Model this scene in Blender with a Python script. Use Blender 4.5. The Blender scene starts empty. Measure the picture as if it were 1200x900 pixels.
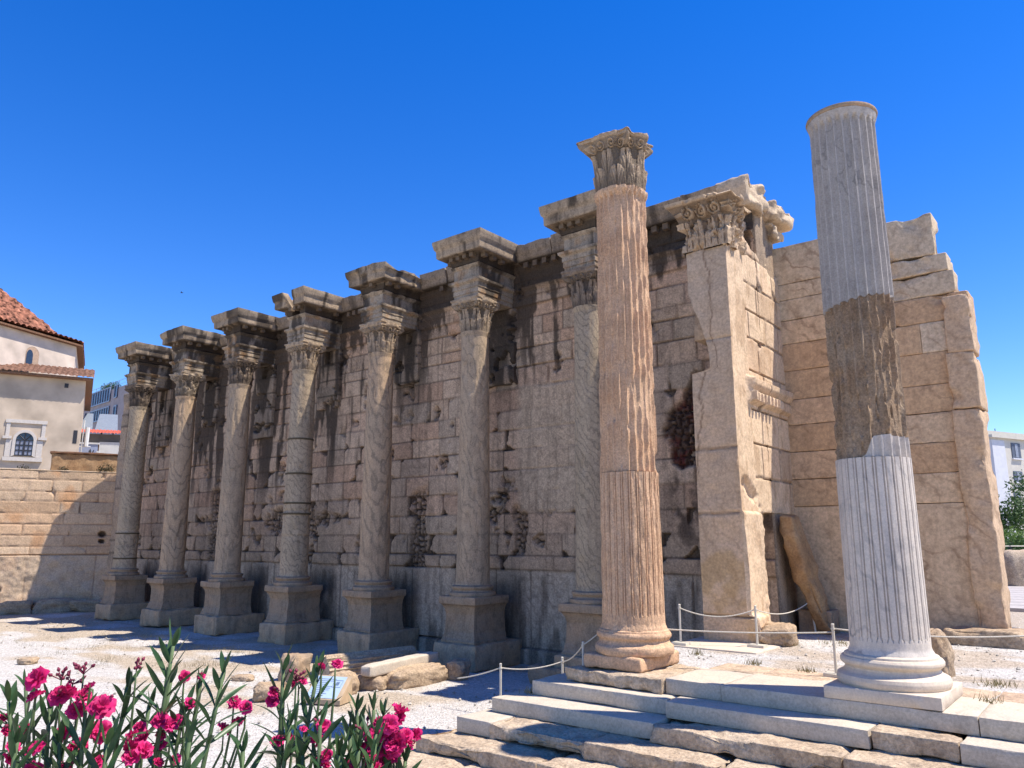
import bpy, math, random
import numpy as np
from mathutils import Matrix, Vector
R_ = math.radians
sc = bpy.context.scene
col = sc.collection
# ---------------------------------------------------------------- camera
TH = math.atan(183/901.); YAW = R_(38.8)
FH = np.array([-math.sin(YAW), math.cos(YAW), 0.]); RT = np.array([math.cos(YAW), math.sin(YAW), 0.])
FW = FH*math.cos(TH)+np.array([0, 0, math.sin(TH)]); UP = -FH*math.sin(TH)+np.array([0, 0, math.cos(TH)])
cd = bpy.data.cameras.new('camera'); cam = bpy.data.objects.new('camera', cd); col.objects.link(cam)
cd.sensor_width = 36; cd.lens = 36*901/1200.; cd.clip_start = .05; cd.clip_end = 5000
m = Matrix.Identity(4)
for i in range(3):
    m[i][0] = RT[i]; m[i][1] = UP[i]; m[i][2] = -FW[i]
cam.matrix_world = m
sc.camera = cam
# ---------------------------------------------------------------- world and sun
SUN = np.array([.47, .235, 1.]); SUN /= np.linalg.norm(SUN)
w = bpy.data.worlds.new('World'); sc.world = w; w.use_nodes = True
nt = w.node_tree; nt.nodes.clear()
sky = nt.nodes.new('ShaderNodeTexSky'); sky.sky_type = 'NISHITA'; sky.sun_disc = False
sky.sun_elevation = math.asin(SUN[2]); sky.sun_rotation = math.atan2(SUN[0], SUN[1])
sky.air_density = 1.0; sky.dust_density = 0.0; sky.ozone_density = 3.0; sky.altitude = 200
hs = nt.nodes.new('ShaderNodeHueSaturation'); hs.inputs['Saturation'].default_value = 1.40; hs.inputs['Hue'].default_value = .5175; hs.inputs['Value'].default_value = 1.0
bg = nt.nodes.new('ShaderNodeBackground'); bg.inputs['Strength'].default_value = .148
wo = nt.nodes.new('ShaderNodeOutputWorld')
nt.links.new(sky.outputs[0], hs.inputs['Color']); nt.links.new(hs.outputs[0], bg.inputs[0]); nt.links.new(bg.outputs[0], wo.inputs[0])
sd = bpy.data.lights.new('sun', 'SUN'); sd.energy = 5.0; sd.angle = R_(.53); sd.color = (1, .94, .85)
so = bpy.data.objects.new('sun', sd); col.objects.link(so)
so.rotation_euler = Vector(SUN).to_track_quat('Z', 'Y').to_euler()
sc.view_settings.view_transform = 'Standard'; sc.view_settings.look = 'None'; sc.view_settings.exposure = 0.65; sc.view_settings.gamma = 1
sc.view_settings.use_curve_mapping = False
sc.cycles.max_bounces = 6; sc.cycles.diffuse_bounces = 4
# ---------------------------------------------------------------- numeric helpers
def ray(x, y): return (x-600)*RT-(y-450)*UP+901*FW
def atZ(x, y, z): d = ray(x, y); return d*z/d[2]
def atY(x, y, Y): d = ray(x, y); return d*Y/d[1]
def atD(x, y, D): return ray(x, y)/901.*D
def atP(x, y, P0, n): d = ray(x, y); return d*(np.dot(P0, n)/np.dot(d, n))
def _h(i, j, k, seed):
    n = (i*374761393 + j*668265263 + k*2147483647 + seed*974634777) & 0xffffffff
    n = ((n ^ (n >> 13))*1274126177) & 0xffffffff
    n = ((n ^ (n >> 16))*2246822519) & 0xffffffff
    return ((n ^ (n >> 15)) & 0xffffff)/float(0xffffff)
def noise(x, y, z=0., seed=0):
    x, y, z = np.broadcast_arrays(np.asarray(x, float), np.asarray(y, float), np.asarray(z, float))
    xi = np.floor(x).astype(np.int64); yi = np.floor(y).astype(np.int64); zi = np.floor(z).astype(np.int64)
    fx = x-xi; fy = y-yi; fz = z-zi
    fx = fx*fx*(3-2*fx); fy = fy*fy*(3-2*fy); fz = fz*fz*(3-2*fz)
    r = 0
    for a in (0, 1):
        for b in (0, 1):
            for c in (0, 1):
                r = r + _h(xi+a, yi+b, zi+c, seed)*(fx if a else 1-fx)*(fy if b else 1-fy)*(fz if c else 1-fz)
    return r
def fbm(x, y, z=0., seed=0, o=4):
    s = 0; a = .5; t = 0
    for i in range(o):
        s = s+a*noise(np.asarray(x)*2**i, np.asarray(y)*2**i, np.asarray(z)*2**i, seed+i*17); t += a; a *= .5
    return s/t
def sstep(a, b, x): t = np.clip((x-a)/(b-a), 0, 1); return t*t*(3-2*t)
def L3(a, b, t): t = np.asarray(t)[..., None]; return np.asarray(a)*(1-t)+np.asarray(b)*t
# ---------------------------------------------------------------- object helpers
def loc_of(o): return np.array(o.location) if o is not None else np.zeros(3)
def origin(o):
    p = np.zeros(3)
    while o is not None: p += np.array(o.location); o = o.parent
    return p
def tag(o, label=None, cat=None, group=None, kind=None):
    if label: o['label'] = label
    if cat: o['category'] = cat
    if group: o['group'] = group
    if kind: o['kind'] = kind
    return o
def thing(name, label, cat, loc=(0, 0, 0), group=None):
    o = bpy.data.objects.new(name, None); col.objects.link(o); o.location = loc; o.empty_display_size = .2
    return tag(o, label, cat, group)
def mesh(name, V, F, mat, parent=None, smooth=True, colr=None, ang=None):
    V = np.asarray(V, float).reshape(-1, 3)
    me = bpy.data.meshes.new(name)
    if isinstance(F, np.ndarray):
        nf, k = F.shape
        me.vertices.add(len(V)); me.vertices.foreach_set('co', (V-origin(parent)).ravel())
        me.loops.add(nf*k); me.loops.foreach_set('vertex_index', F.ravel().astype(np.int32))
        me.polygons.add(nf); me.polygons.foreach_set('loop_start', np.arange(nf, dtype=np.int32)*k)
        me.polygons.foreach_set('loop_total', np.full(nf, k, dtype=np.int32))
        me.update(calc_edges=True)
    else:
        me.from_pydata((V-origin(parent)).tolist(), [], F)
    me.validate()
    if colr is not None:
        a = me.color_attributes.new('Col', 'FLOAT_COLOR', 'POINT')
        c = np.ones((len(V), 4)); c[:, :3] = np.clip(np.asarray(colr).reshape(-1, 3), 0, 1)
        a.data.foreach_set('color', c.ravel())
    me.polygons.foreach_set('use_smooth', np.full(len(me.polygons), bool(smooth)))
    if ang is not None and smooth:
        try: me.set_sharp_from_angle(angle=R_(ang))
        except Exception: pass
    if mat is not None: me.materials.append(mat)
    o = bpy.data.objects.new(name, me); col.objects.link(o)
    if parent is not None: o.parent = parent
    return o
class MB:
    def __init__(s): s.v = []; s.f = []; s.c = []; s.n = 0
    def add(s, V, F, c=None):
        V = np.asarray(V, float).reshape(-1, 3)
        s.v.append(V); s.f += [tuple(int(i)+s.n for i in f) for f in F]; s.n += len(V)
        s.c.append(np.tile(np.array(c if c is not None else (1, 1, 1), float), (len(V), 1)) if c is None or np.ndim(c) == 1 else np.asarray(c).reshape(-1, 3))
        return s
    def box(s, x0, x1, y0, y1, z0, z1, c=None, fr=None):
        V = [(x, y, z) for z in (z0, z1) for y in (y0, y1) for x in (x0, x1)]
        if fr is not None: V = [fr(*p) for p in V]
        return s.add(V, [(0, 2, 3, 1), (4, 5, 7, 6), (0, 1, 5, 4), (2, 6, 7, 3), (0, 4, 6, 2), (1, 3, 7, 5)], c)
    def tube(s, pts, r, n=8, c=None, cap=True):
        pts = [np.array(p, float) for p in pts]; rr = r if hasattr(r, '__len__') else [r]*len(pts)
        V = []
        for i, p in enumerate(pts):
            d = pts[min(i+1, len(pts)-1)]-pts[max(i-1, 0)]; d = d/(np.linalg.norm(d)+1e-9)
            a = np.cross(d, (0, 0, 1.)) if abs(d[2]) < .95 else np.cross(d, (1., 0, 0)); a /= np.linalg.norm(a); b = np.cross(d, a)
            for k in range(n):
                t = 2*math.pi*k/n; V.append(p+rr[i]*(a*math.cos(t)+b*math.sin(t)))
        F = [(i*n+k, i*n+(k+1) % n, (i+1)*n+(k+1) % n, (i+1)*n+k) for i in range(len(pts)-1) for k in range(n)]
        if cap: F += [tuple(range(n-1, -1, -1)), tuple((len(pts)-1)*n+k for k in range(n))]
        return s.add(V, F, c)
    def build(s, name, mat, parent=None, smooth=False, colr=False, ang=None):
        return mesh(name, np.concatenate(s.v), s.f, mat, parent, smooth, np.concatenate(s.c) if colr else None, ang)
def gridF(nu, nv, off=0, wrap=False):
    i = np.arange(nv-1)[:, None]; j = np.arange(nu if wrap else nu-1)[None, :]
    a = i*nu+j; b = i*nu+(j+1) % nu; c = (i+1)*nu+(j+1) % nu; d = (i+1)*nu+j
    return np.stack([a, b, c, d], -1).reshape(-1, 4)+off
def rbox_arrays(x0, x1, y0, y1, z0, z1, res=.08, r=.03, amp=.015, chip=.05, seed=0, freq=4., fr=None, dfun=None):
    """rounded, weathered stone block: vertices and quads"""
    lo = np.array([x0, y0, z0]); hi = np.array([x1, y1, z1]); sz = hi-lo; r = min(r, sz.min()*.45)
    n = [max(3, int(math.ceil(s/res))+1) for s in sz]
    VV = []; FF = []; off = 0
    def axis(a):
        t = np.linspace(0, 1, n[a]); p = lo[a]+t*sz[a]
        e = min(r*.5, sz[a]*.2); extra = [lo[a]+e, hi[a]-e]
        return np.unique(np.concatenate([p, extra]))
    ax = [axis(0), axis(1), axis(2)]
    for a, b, c in ((0, 1, 2), (1, 2, 0), (2, 0, 1)):
        for side in (0, 1):
            A, B = np.meshgrid(ax[a], ax[b]); P = np.zeros(A.shape+(3,)); P[..., a] = A; P[..., b] = B; P[..., c] = hi[c] if side else lo[c]
            F = gridF(A.shape[1], A.shape[0], off)
            if not side: F = F[:, ::-1]
            VV.append(P.reshape(-1, 3)); FF.append(F); off += A.size
    V = np.concatenate(VV); F = np.concatenate(FF)
    key = np.round((V-lo)*2000).astype(np.int64); _, idx, inv = np.unique(key, axis=0, return_index=True, return_inverse=True)
    V = V[idx]; F = np.asarray(inv).reshape(-1)[F]
    near = np.minimum(V-lo, hi-V); ed = np.sort(near, axis=1)[:, 1]          # distance to the nearest edge
    q = np.clip(V, lo+r, hi-r); d = V-q; ln = np.linalg.norm(d, axis=1, keepdims=True)+1e-9
    N = d/ln; V = q+N*r
    nz = fbm(V[:, 0]*freq, V[:, 1]*freq, V[:, 2]*freq, seed, 4)-.5
    big = fbm(V[:, 0]*1.7, V[:, 1]*1.7, V[:, 2]*1.7, seed+5, 3)
    ch = np.clip(big-.5, 0, 1)*2*np.exp(-ed/(chip*1.6+1e-6))
    V = V+N*(nz*amp*2)[:, None]-N*(ch*chip*2.2)[:, None]
    if dfun is not None: V = dfun(V)
    if fr is not None: V = np.array([fr(*p) for p in V])
    return V, F
def rblock(name, box, mat, parent=None, c=None, **k):
    V, F = rbox_arrays(*box, **k)
    return mesh(name, V, F, mat, parent, True, None if c is None else np.tile(np.array(c, float), (len(V), 1)), 50)
class RB:      # several weathered blocks as one mesh
    def __init__(s): s.v = []; s.f = []; s.c = []; s.n = 0
    def add(s, box, c=(.45, .38, .3), **k):
        V, F = rbox_arrays(*box, **k); s.v.append(V); s.f.append(F+s.n); s.n += len(V); s.c.append(np.tile(np.array(c, float), (len(V), 1)))
    def build(s, name, mat, parent=None): return mesh(name, np.concatenate(s.v), np.concatenate(s.f), mat, parent, True, np.concatenate(s.c), 50)
# ---------------------------------------------------------------- materials
def newmat(name):
    m = bpy.data.materials.new(name); m.use_nodes = True; nt = m.node_tree; nt.nodes.clear()
    out = nt.nodes.new('ShaderNodeOutputMaterial'); b = nt.nodes.new('ShaderNodeBsdfPrincipled'); nt.links.new(b.outputs[0], out.inputs[0])
    return m, nt, b
def N(nt, t, **k):
    n = nt.nodes.new(t)
    for a, v in k.items():
        if a in n.inputs: n.inputs[a].default_value = v
        else: setattr(n, a, v)
    return n
def mixc(nt, a, b, fac, mode='MIX'):
    n = nt.nodes.new('ShaderNodeMix'); n.data_type = 'RGBA'; n.blend_type = mode
    for s, v in ((6, a), (7, b), (0, fac)):
        if hasattr(v, 'is_linked') or hasattr(v, 'links'): nt.links.new(v, n.inputs[s])
        elif s == 0: n.inputs[0].default_value = v
        else: n.inputs[s].default_value = (*v, 1)
    return n.outputs[2]
def ramp(nt, fac, a, b, ca=(0, 0, 0), cb=(1, 1, 1)):
    r = nt.nodes.new('ShaderNodeValToRGB'); nt.links.new(fac, r.inputs[0])
    r.color_ramp.elements[0].position = a; r.color_ramp.elements[1].position = b
    r.color_ramp.elements[0].color = (*ca, 1); r.color_ramp.elements[1].color = (*cb, 1)
    return r.outputs[0]
def mapped(nt, scale=(1, 1, 1), rot=(0, 0, 0)):
    g = nt.nodes.new('ShaderNodeNewGeometry'); mp = nt.nodes.new('ShaderNodeMapping'); nt.links.new(g.outputs['Position'], mp.inputs[0])
    mp.inputs['Scale'].default_value = scale; mp.inputs['Rotation'].default_value = rot
    return mp.outputs[0]
def stone(name, base=None, dark=(.08, .06, .05), light=None, blot=.35, vein=0., veinc=(.2, .15, .1), vscale=(1, 1, 1), vrot=(0, 0, 0), vfreq=2.,
          vdist=6., bump=.35, rough=.85, fine=.22, streak=0., bscale=22., blotscale=1.3, pits=.5, streakc=(.05, .045, .04), vw=.16, vm=(.44, .70), warm=(1.13, .995, .81)):
    m, nt, b = newmat(name); p = mapped(nt)
    if base is None:
        at = nt.nodes.new('ShaderNodeVertexColor'); at.layer_name = 'Col'; c = at.outputs[0]
    else:
        rg = nt.nodes.new('ShaderNodeRGB'); rg.outputs[0].default_value = (*base, 1); c = rg.outputs[0]
    n1 = N(nt, 'ShaderNodeTexNoise', Scale=blotscale, Detail=6., Roughness=.62); nt.links.new(p, n1.inputs[0])
    if light is not None: c = mixc(nt, c, light, ramp(nt, n1.outputs[0], .42, .68))
    if vein:
        pv = mapped(nt, vscale, vrot)
        wv = N(nt, 'ShaderNodeTexWave', Scale=vfreq, Distortion=vdist, Detail=4.); wv.inputs['Detail Scale'].default_value = 1.4; nt.links.new(pv, wv.inputs[0])
        n4 = N(nt, 'ShaderNodeTexNoise', Scale=.9, Detail=3.); nt.links.new(p, n4.inputs[0])
        r1 = ramp(nt, wv.outputs[1], .0, vw, (1, 1, 1), (0, 0, 0)); mm = N(nt, 'ShaderNodeMath', operation='MULTIPLY'); nt.links.new(r1, mm.inputs[0])
        r2 = ramp(nt, n4.outputs[0], *vm); nt.links.new(r2, mm.inputs[1])
        m2 = N(nt, 'ShaderNodeMath', operation='MULTIPLY'); nt.links.new(mm.outputs[0], m2.inputs[0]); m2.inputs[1].default_value = vein
        c = mixc(nt, c, veinc, m2.outputs[0])
    n2 = N(nt, 'ShaderNodeTexNoise', Scale=blotscale*2.7, Detail=8., Roughness=.7); nt.links.new(p, n2.inputs[0])
    m3 = N(nt, 'ShaderNodeMath', operation='MULTIPLY'); nt.links.new(ramp(nt, n2.outputs[0], .48, .72), m3.inputs[0]); m3.inputs[1].default_value = blot
    c = mixc(nt, c, dark, m3.outputs[0])
    if streak:
        ps = mapped(nt, (3.2, 3.2, .28)); n5 = N(nt, 'ShaderNodeTexNoise', Scale=1.6, Detail=6., Roughness=.65); nt.links.new(ps, n5.inputs[0])
        m4 = N(nt, 'ShaderNodeMath', operation='MULTIPLY'); nt.links.new(ramp(nt, n5.outputs[0], .5, .68), m4.inputs[0]); m4.inputs[1].default_value = streak
        c = mixc(nt, c, streakc, m4.outputs[0])
    n3 = N(nt, 'ShaderNodeTexNoise', Scale=bscale, Detail=7., Roughness=.7); nt.links.new(p, n3.inputs[0])
    c = mixc(nt, c, ramp(nt, n3.outputs[0], .3, .72, (1-fine*1.6,)*3, (1+fine*.5,)*3), 1., 'MULTIPLY')
    c = mixc(nt, c, warm, 1., 'MULTIPLY')
    nt.links.new(c, b.inputs['Base Color']); b.inputs['Roughness'].default_value = rough; b.inputs['Specular IOR Level'].default_value = .25
    n6 = N(nt, 'ShaderNodeTexVoronoi', Scale=bscale*.9); nt.links.new(p, n6.inputs[0])
    ad = N(nt, 'ShaderNodeMath', operation='ADD'); nt.links.new(n3.outputs[0], ad.inputs[0])
    m5 = N(nt, 'ShaderNodeMath', operation='MULTIPLY'); nt.links.new(ramp(nt, n6.outputs[0], .0, .25), m5.inputs[0]); m5.inputs[1].default_value = pits*.5; nt.links.new(m5.outputs[0], ad.inputs[1])
    bp = N(nt, 'ShaderNodeBump', Strength=bump, Distance=.03); nt.links.new(ad.outputs[0], bp.inputs['Height']); nt.links.new(bp.outputs[0], b.inputs['Normal'])
    return m
def plain(name, c, rough=.7, bump=0., metal=0., var=.1, scale=8., spec=.4):
    m, nt, b = newmat(name); p = mapped(nt)
    n = N(nt, 'ShaderNodeTexNoise', Scale=scale, Detail=6.); nt.links.new(p, n.inputs[0])
    cc = mixc(nt, c, ramp(nt, n.outputs[0], .3, .7, (1-var*2,)*3, (1+var*.5,)*3), 1., 'MULTIPLY')
    nt.links.new(cc, b.inputs['Base Color']); b.inputs['Roughness'].default_value = rough; b.inputs['Metallic'].default_value = metal
    b.inputs['Specular IOR Level'].default_value = spec
    if bump:
        bp = N(nt, 'ShaderNodeBump', Strength=bump, Distance=.02); nt.links.new(n.outputs[0], bp.inputs['Height']); nt.links.new(bp.outputs[0], b.inputs['Normal'])
    return m
def leafmat(name, c, c2, trans=.25, rough=.45, vc=False):
    m, nt, b = newmat(name); p = mapped(nt)
    n = N(nt, 'ShaderNodeTexNoise', Scale=30., Detail=3.); nt.links.new(p, n.inputs[0])
    cc = mixc(nt, c, c2, ramp(nt, n.outputs[0], .35, .65))
    if vc:
        at = nt.nodes.new('ShaderNodeVertexColor'); at.layer_name = 'Col'; cc = mixc(nt, cc, at.outputs[0], 1., 'MULTIPLY')
    nt.links.new(cc, b.inputs['Base Color']); b.inputs['Roughness'].default_value = rough; b.inputs['Specular IOR Level'].default_value = .3
    t = nt.nodes.new('ShaderNodeBsdfTranslucent'); nt.links.new(cc, t.inputs[0])
    mx = nt.nodes.new('ShaderNodeMixShader'); mx.inputs[0].default_value = trans
    nt.links.new(b.outputs[0], mx.inputs[1]); nt.links.new(t.outputs[0], mx.inputs[2])
    nt.links.new(mx.outputs[0], [n for n in nt.nodes if n.type == 'OUTPUT_MATERIAL'][0].inputs[0])
    return m
M = {}
M['masonry'] = stone('masonry_stone', None, dark=(.10, .075, .06), blot=.5, streak=.42, bump=.6, fine=.34, vein=.45, veinc=(.2, .15, .12), vfreq=1.2, vdist=9, vrot=(.3, .8, .2))
M['trim'] = stone('cornice_stone', None, dark=(.07, .055, .045), blot=.5, streak=.5, bump=.5, fine=.3)
M['cipollino'] = stone('banded_green_grey_marble', (.40, .335, .27), light=(.47, .375, .29), dark=(.17, .145, .125), blot=.5, vein=.55, veinc=(.19, .17, .145),
                       vscale=(1, 1, .5), vrot=(.5, .5, .3), vfreq=1.9, vdist=13, vw=.30, vm=(.25, .5), blotscale=.8, bump=.4, fine=.25, bscale=26, streak=.3, streakc=(.17, .15, .13))
for i_, (b_, l_, rz, vf) in enumerate((((.40, .345, .275), (.48, .41, .335), (.2, .9, .1), 2.6), ((.43, .35, .275), (.50, .38, .28), (.9, .2, .6), 1.5))):
    M['cipollino%d' % i_] = stone('streaked_marble', b_, light=l_, dark=(.18, .155, .13), blot=.5, vein=.55, veinc=(.15, .135, .12), vscale=(1, 1, .6), vrot=rz, vfreq=vf, vdist=11, vw=.34, vm=(.25, .5), blotscale=.6,
                                  bump=.45, fine=.25, bscale=24, streak=.4, streakc=(.19, .155, .125))
M['pedestal'] = stone('pedestal_stone', (.33, .275, .225), light=(.42, .31, .23), dark=(.10, .085, .07), blot=.55, vein=.5, veinc=(.14, .11, .09), vfreq=1.6, vdist=8, bump=.5, streak=.25)
M['capital'] = stone('capital_stone', None, dark=(.045, .035, .03), blot=.75, bump=.5, blotscale=2.2)
M['capital_dark'] = stone('sooty_capital_stone', None, dark=(.03, .025, .022), blot=.7, bump=.5, blotscale=2.2)
M['fluted_orange'] = stone('orange_marble', (.62, .455, .34), light=(.58, .40, .28), dark=(.25, .17, .12), blot=.35, streak=.4, streakc=(.27, .205, .165), bump=.4, fine=.3, bscale=30, vein=.3, veinc=(.3, .2, .15))
M['marble_blue'] = stone('blue_grey_marble', (.385, .385, .405), light=(.45, .45, .465), dark=(.20, .20, .205), blot=.45, vein=.7, veinc=(.17, .18, .2), vfreq=1.2, vdist=16, bump=.12, fine=.2, bscale=40, pits=.1, rough=.6)
M['marble_white'] = stone('veined_white_marble', (.58, .57, .575), light=(.49, .49, .51), dark=(.26, .28, .32), blot=.5, vein=.8, veinc=(.24, .25, .29), vfreq=1.1, vdist=14, vscale=(1, 1, .7), vrot=(.3, .6, 0), bump=.1, fine=.14, bscale=40, pits=.1, rough=.6)
M['marble_base'] = stone('new_white_marble', (.60, .565, .53), light=(.53, .49, .45), dark=(.38, .33, .29), blot=.3, vein=.35, veinc=(.35, .31, .3), vfreq=1.3, vdist=12, bump=.12, fine=.12, bscale=35, pits=.1, rough=.6)
M['brown_marble'] = stone('brown_weathered_marble', (.32, .235, .165), light=(.38, .315, .25), dark=(.09, .07, .055), blot=.5, streak=.5, streakc=(.4, .35, .3), bump=.6, fine=.35, bscale=30)
M['step'] = stone('step_marble', (.50, .485, .465), light=(.56, .53, .49), dark=(.25, .23, .21), blot=.35, vein=.4, veinc=(.3, .29, .28), vfreq=1.2, vdist=10, bump=.25, fine=.2, bscale=30, pits=.3)
M['step_old'] = stone('old_step_stone', (.50, .425, .35), light=(.57, .51, .44), dark=(.13, .10, .085), blot=.6, bump=.8, fine=.35, bscale=20, pits=.8)
M['rubble'] = stone('rough_stone', (.42, .34, .265), light=(.5, .42, .34), dark=(.12, .085, .065), blot=.55, bump=.9, fine=.35, bscale=16, pits=.9)
M['pier'] = stone('pier_stone', None, bscale=16, dark=(.24, .17, .12), light=None, blot=.3, streak=.22, streakc=(.34, .25, .17), vein=.35, veinc=(.24, .16, .10), vfreq=.9, vdist=10, vrot=(.2, .7, .1), bump=.45, fine=.25)
M['endwall'] = stone('honey_stone', None, bscale=14, dark=(.2, .135, .09), blot=.35, streak=.28, streakc=(.32, .23, .155), vein=.6, veinc=(.22, .145, .095), vfreq=.8, vdist=14, vrot=(.6, .9, .3), bump=.45, fine=.25)
M['plinth'] = stone('orange_stained_block', (.46, .37, .29), light=(.58, .41, .28), dark=(.12, .095, .08), blot=.5, vein=.4, veinc=(.2, .15, .11), vfreq=1.6, vdist=8, bump=.5, streak=.3)
M['bracket_shade'] = stone('shade_toned_bracket_stone', (.17, .135, .105), dark=(.05, .04, .035), blot=.6, bump=.4)  # soffit shade is put into this dark bracket colour
M['mortar'] = stone('dark_mortar', (.10, .085, .065), dark=(.04, .035, .03), blot=.5, bump=.5)
M['amber'] = stone('amber_stone', (.33, .22, .13), light=(.42, .31, .20), dark=(.09, .06, .04), blot=.6, bump=.6)
M['post'] = plain('cream_painted_metal', (.62, .56, .45), .5, var=.08)
M['rope'] = plain('cream_rope', (.62, .56, .46), .9, var=.2, scale=90)
M['plaster'] = plain('ochre_plaster', (.55, .44, .325), .95, bump=.3, var=.16, scale=.7, spec=.1)
M['plaster_pink'] = plain('pale_plaster', (.62, .51, .41), .95, bump=.3, var=.14, scale=.9, spec=.1)
M['plaster_shade'] = plain('shaded_niche_plaster', (.42, .29, .20), .95)  # recess shade held in the colour, the niche itself is drawn flat
M['white_trim'] = plain('white_stone_trim', (.56, .50, .43), .8, var=.06)
M['dark_glass'] = plain('dark_window_glass', (.03, .04, .06), .12, var=.1, spec=.6)
M['pane_grey'] = plain('grey_window_glass', (.26, .27, .33), .3, var=.2, spec=.5)
M['iron'] = plain('dark_iron', (.03, .03, .035), .6)
M['tile'] = plain('terracotta_tile', (.36, .155, .095), .9, bump=.3, var=.5, scale=2.8, spec=.1)
M['tile_old'] = plain('weathered_tile', (.22, .12, .08), .9, bump=.3, var=.35, scale=5., spec=.1)
M['tile_red'] = plain('red_roof_tile', (.55, .10, .06), .9, var=.2)
M['wood'] = plain('brown_eave_wood', (.20, .10, .05), .8, var=.2)
M['concrete'] = plain('grey_pink_concrete', (.36, .31, .30), .9, var=.08, scale=2)
M['white_wall'] = plain('white_render', (.62, .61, .58), .9, var=.08, scale=2)
M['grey_wall'] = plain('grey_render', (.17, .165, .15), .9, var=.1, scale=2)
M['tank'] = plain('solar_panel_glass', (.22, .25, .29), .35, var=.08)
M['blueboard'] = plain('pale_blue_board', (.30, .34, .46), .7, var=.06)
M['cream'] = plain('cream_facade', (.56, .52, .44), .9, var=.05, scale=2)
M['white_f'] = plain('white_facade', (.60, .60, .62), .9, var=.05, scale=2)
M['shutter'] = plain('blue_grey_shutter', (.10, .12, .16), .7)
M['trunk'] = plain('bark', (.09, .065, .045), .95, bump=.5, var=.3, scale=20)
M['leaf_tree'] = leafmat('tree_leaves', (.035, .07, .018), (.07, .13, .03), .2, .6)
M['leaf_lime'] = leafmat('lime_leaves', (.08, .15, .025), (.14, .22, .04), .25, .6)
M['leaf_ol'] = leafmat('oleander_leaves', (.030, .075, .028), (.075, .13, .05), .25, .33, vc=True)
M['stem_ol'] = plain('oleander_stem', (.10, .15, .06), .7, var=.2, scale=40)
M['petal'] = leafmat('oleander_petals', (.62, .015, .13), (.85, .04, .25), .35, .6, vc=True)
M['bud'] = plain('oleander_buds', (.20, .02, .05), .6, var=.2, scale=60)
M['signface'] = plain('pale_blue_sign_face', (.40, .50, .62), .35, var=.05)
M['signbox'] = plain('tan_sign_box', (.50, .36, .22), .7, var=.1)
M['ink'] = plain('dark_print', (.12, .17, .25), .7)
M['deck'] = plain('pale_timber_deck', (.45, .40, .36), .8, var=.12, scale=6)
M['black'] = plain('black_feathers', (.02, .02, .02), .8)
M['scrub'] = leafmat('dark_scrub_leaves', (.03, .035, .015), (.07, .06, .03), .1, .8)
M['dry'] = leafmat('dry_grass', (.30, .24, .12), (.20, .17, .07), .15, .9)
def gravelmat():
    m, nt, b = newmat('pale_gravel'); p = mapped(nt)
    v = N(nt, 'ShaderNodeTexVoronoi', Scale=34.); nt.links.new(p, v.inputs[0])
    v2 = N(nt, 'ShaderNodeTexNoise', Scale=9., Detail=9., Roughness=.85); nt.links.new(p, v2.inputs[0])
    n = N(nt, 'ShaderNodeTexNoise', Scale=.55, Detail=7., Roughness=.65); nt.links.new(p, n.inputs[0])
    at = nt.nodes.new('ShaderNodeVertexColor'); at.layer_name = 'Col'
    c = mixc(nt, at.outputs[0], (.50, .42, .33), ramp(nt, n.outputs[0], .58, .8))
    s = nt.nodes.new('ShaderNodeSeparateColor'); nt.links.new(v.outputs['Color'], s.inputs[0])
    c = mixc(nt, c, ramp(nt, s.outputs[0], 0., 1., (.62, .60, .58), (1.08, 1.06, 1.04)), 1., 'MULTIPLY')
    c = mixc(nt, c, ramp(nt, v2.outputs[0], .33, .6, (.62, .6, .57), (1.04, 1.04, 1.04)), 1., 'MULTIPLY')
    nt.links.new(c, b.inputs['Base Color']); b.inputs['Roughness'].default_value = .95; b.inputs['Specular IOR Level'].default_value = .15
    ad = N(nt, 'ShaderNodeMath', operation='ADD'); nt.links.new(v.outputs[0], ad.inputs[0]); nt.links.new(v2.outputs[0], ad.inputs[1])
    bp = N(nt, 'ShaderNodeBump', Strength=.7, Distance=.03); nt.links.new(ad.outputs[0], bp.inputs['Height']); nt.links.new(bp.outputs[0], b.inputs['Normal'])
    return m
M['gravel'] = gravelmat()
#@@GROUND
# ================================================================ ground
GZ = -3.4; TZ = -2.15
def ground_sheet(name, xs, ys, zf, cf):
    X, Y = np.meshgrid(xs, ys); Z = zf(X, Y)
    return mesh(name, np.stack([X, Y, Z], -1), gridF(len(xs), len(ys)), M['gravel'], None, True, cf(X, Y))
def gz(X, Y):
    fade = sstep(60, 30, np.hypot(X+15, Y-10))
    z = GZ-.05+(fbm(X*.35, Y*.35, 0, 3)-.5)*.10*fade+(fbm(X*2.2, Y*2.2, 0, 9)-.5)*.045*fade
    earth = sstep(-20, -24, X+.9*(Y-12))*sstep(9, 12, Y)
    return z+earth*(fbm(X*1.6, Y*1.6, 0, 21)-.55)*.12
def gc(X, Y):
    a = np.array((.66, .63, .59)); e = np.array((.55, .46, .35))
    t = sstep(.50, .66, fbm(X*.45+3, Y*.8, 0, 31)+.14*sstep(-17, -28, X)*sstep(9.5, 13, Y)-.12*sstep(12, 8, Y))
    c = L3(a, e, np.clip(t*.95, 0, 1))
    return c
xs = np.unique(np.concatenate([[-1500, -700, -300, -150, -90, -70], np.arange(-55, 6, .14), [12, 25, 60, 150, 400, 1000, 1600]]))
ys = np.unique(np.concatenate([[-800, -300, -100, -40, -15], np.arange(-3, 19, .14), [22, 26, 35, 60, 120, 300, 800, 2000]]))
g = ground_sheet('ground', xs, ys, gz, gc); tag(g, kind='structure')
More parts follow.
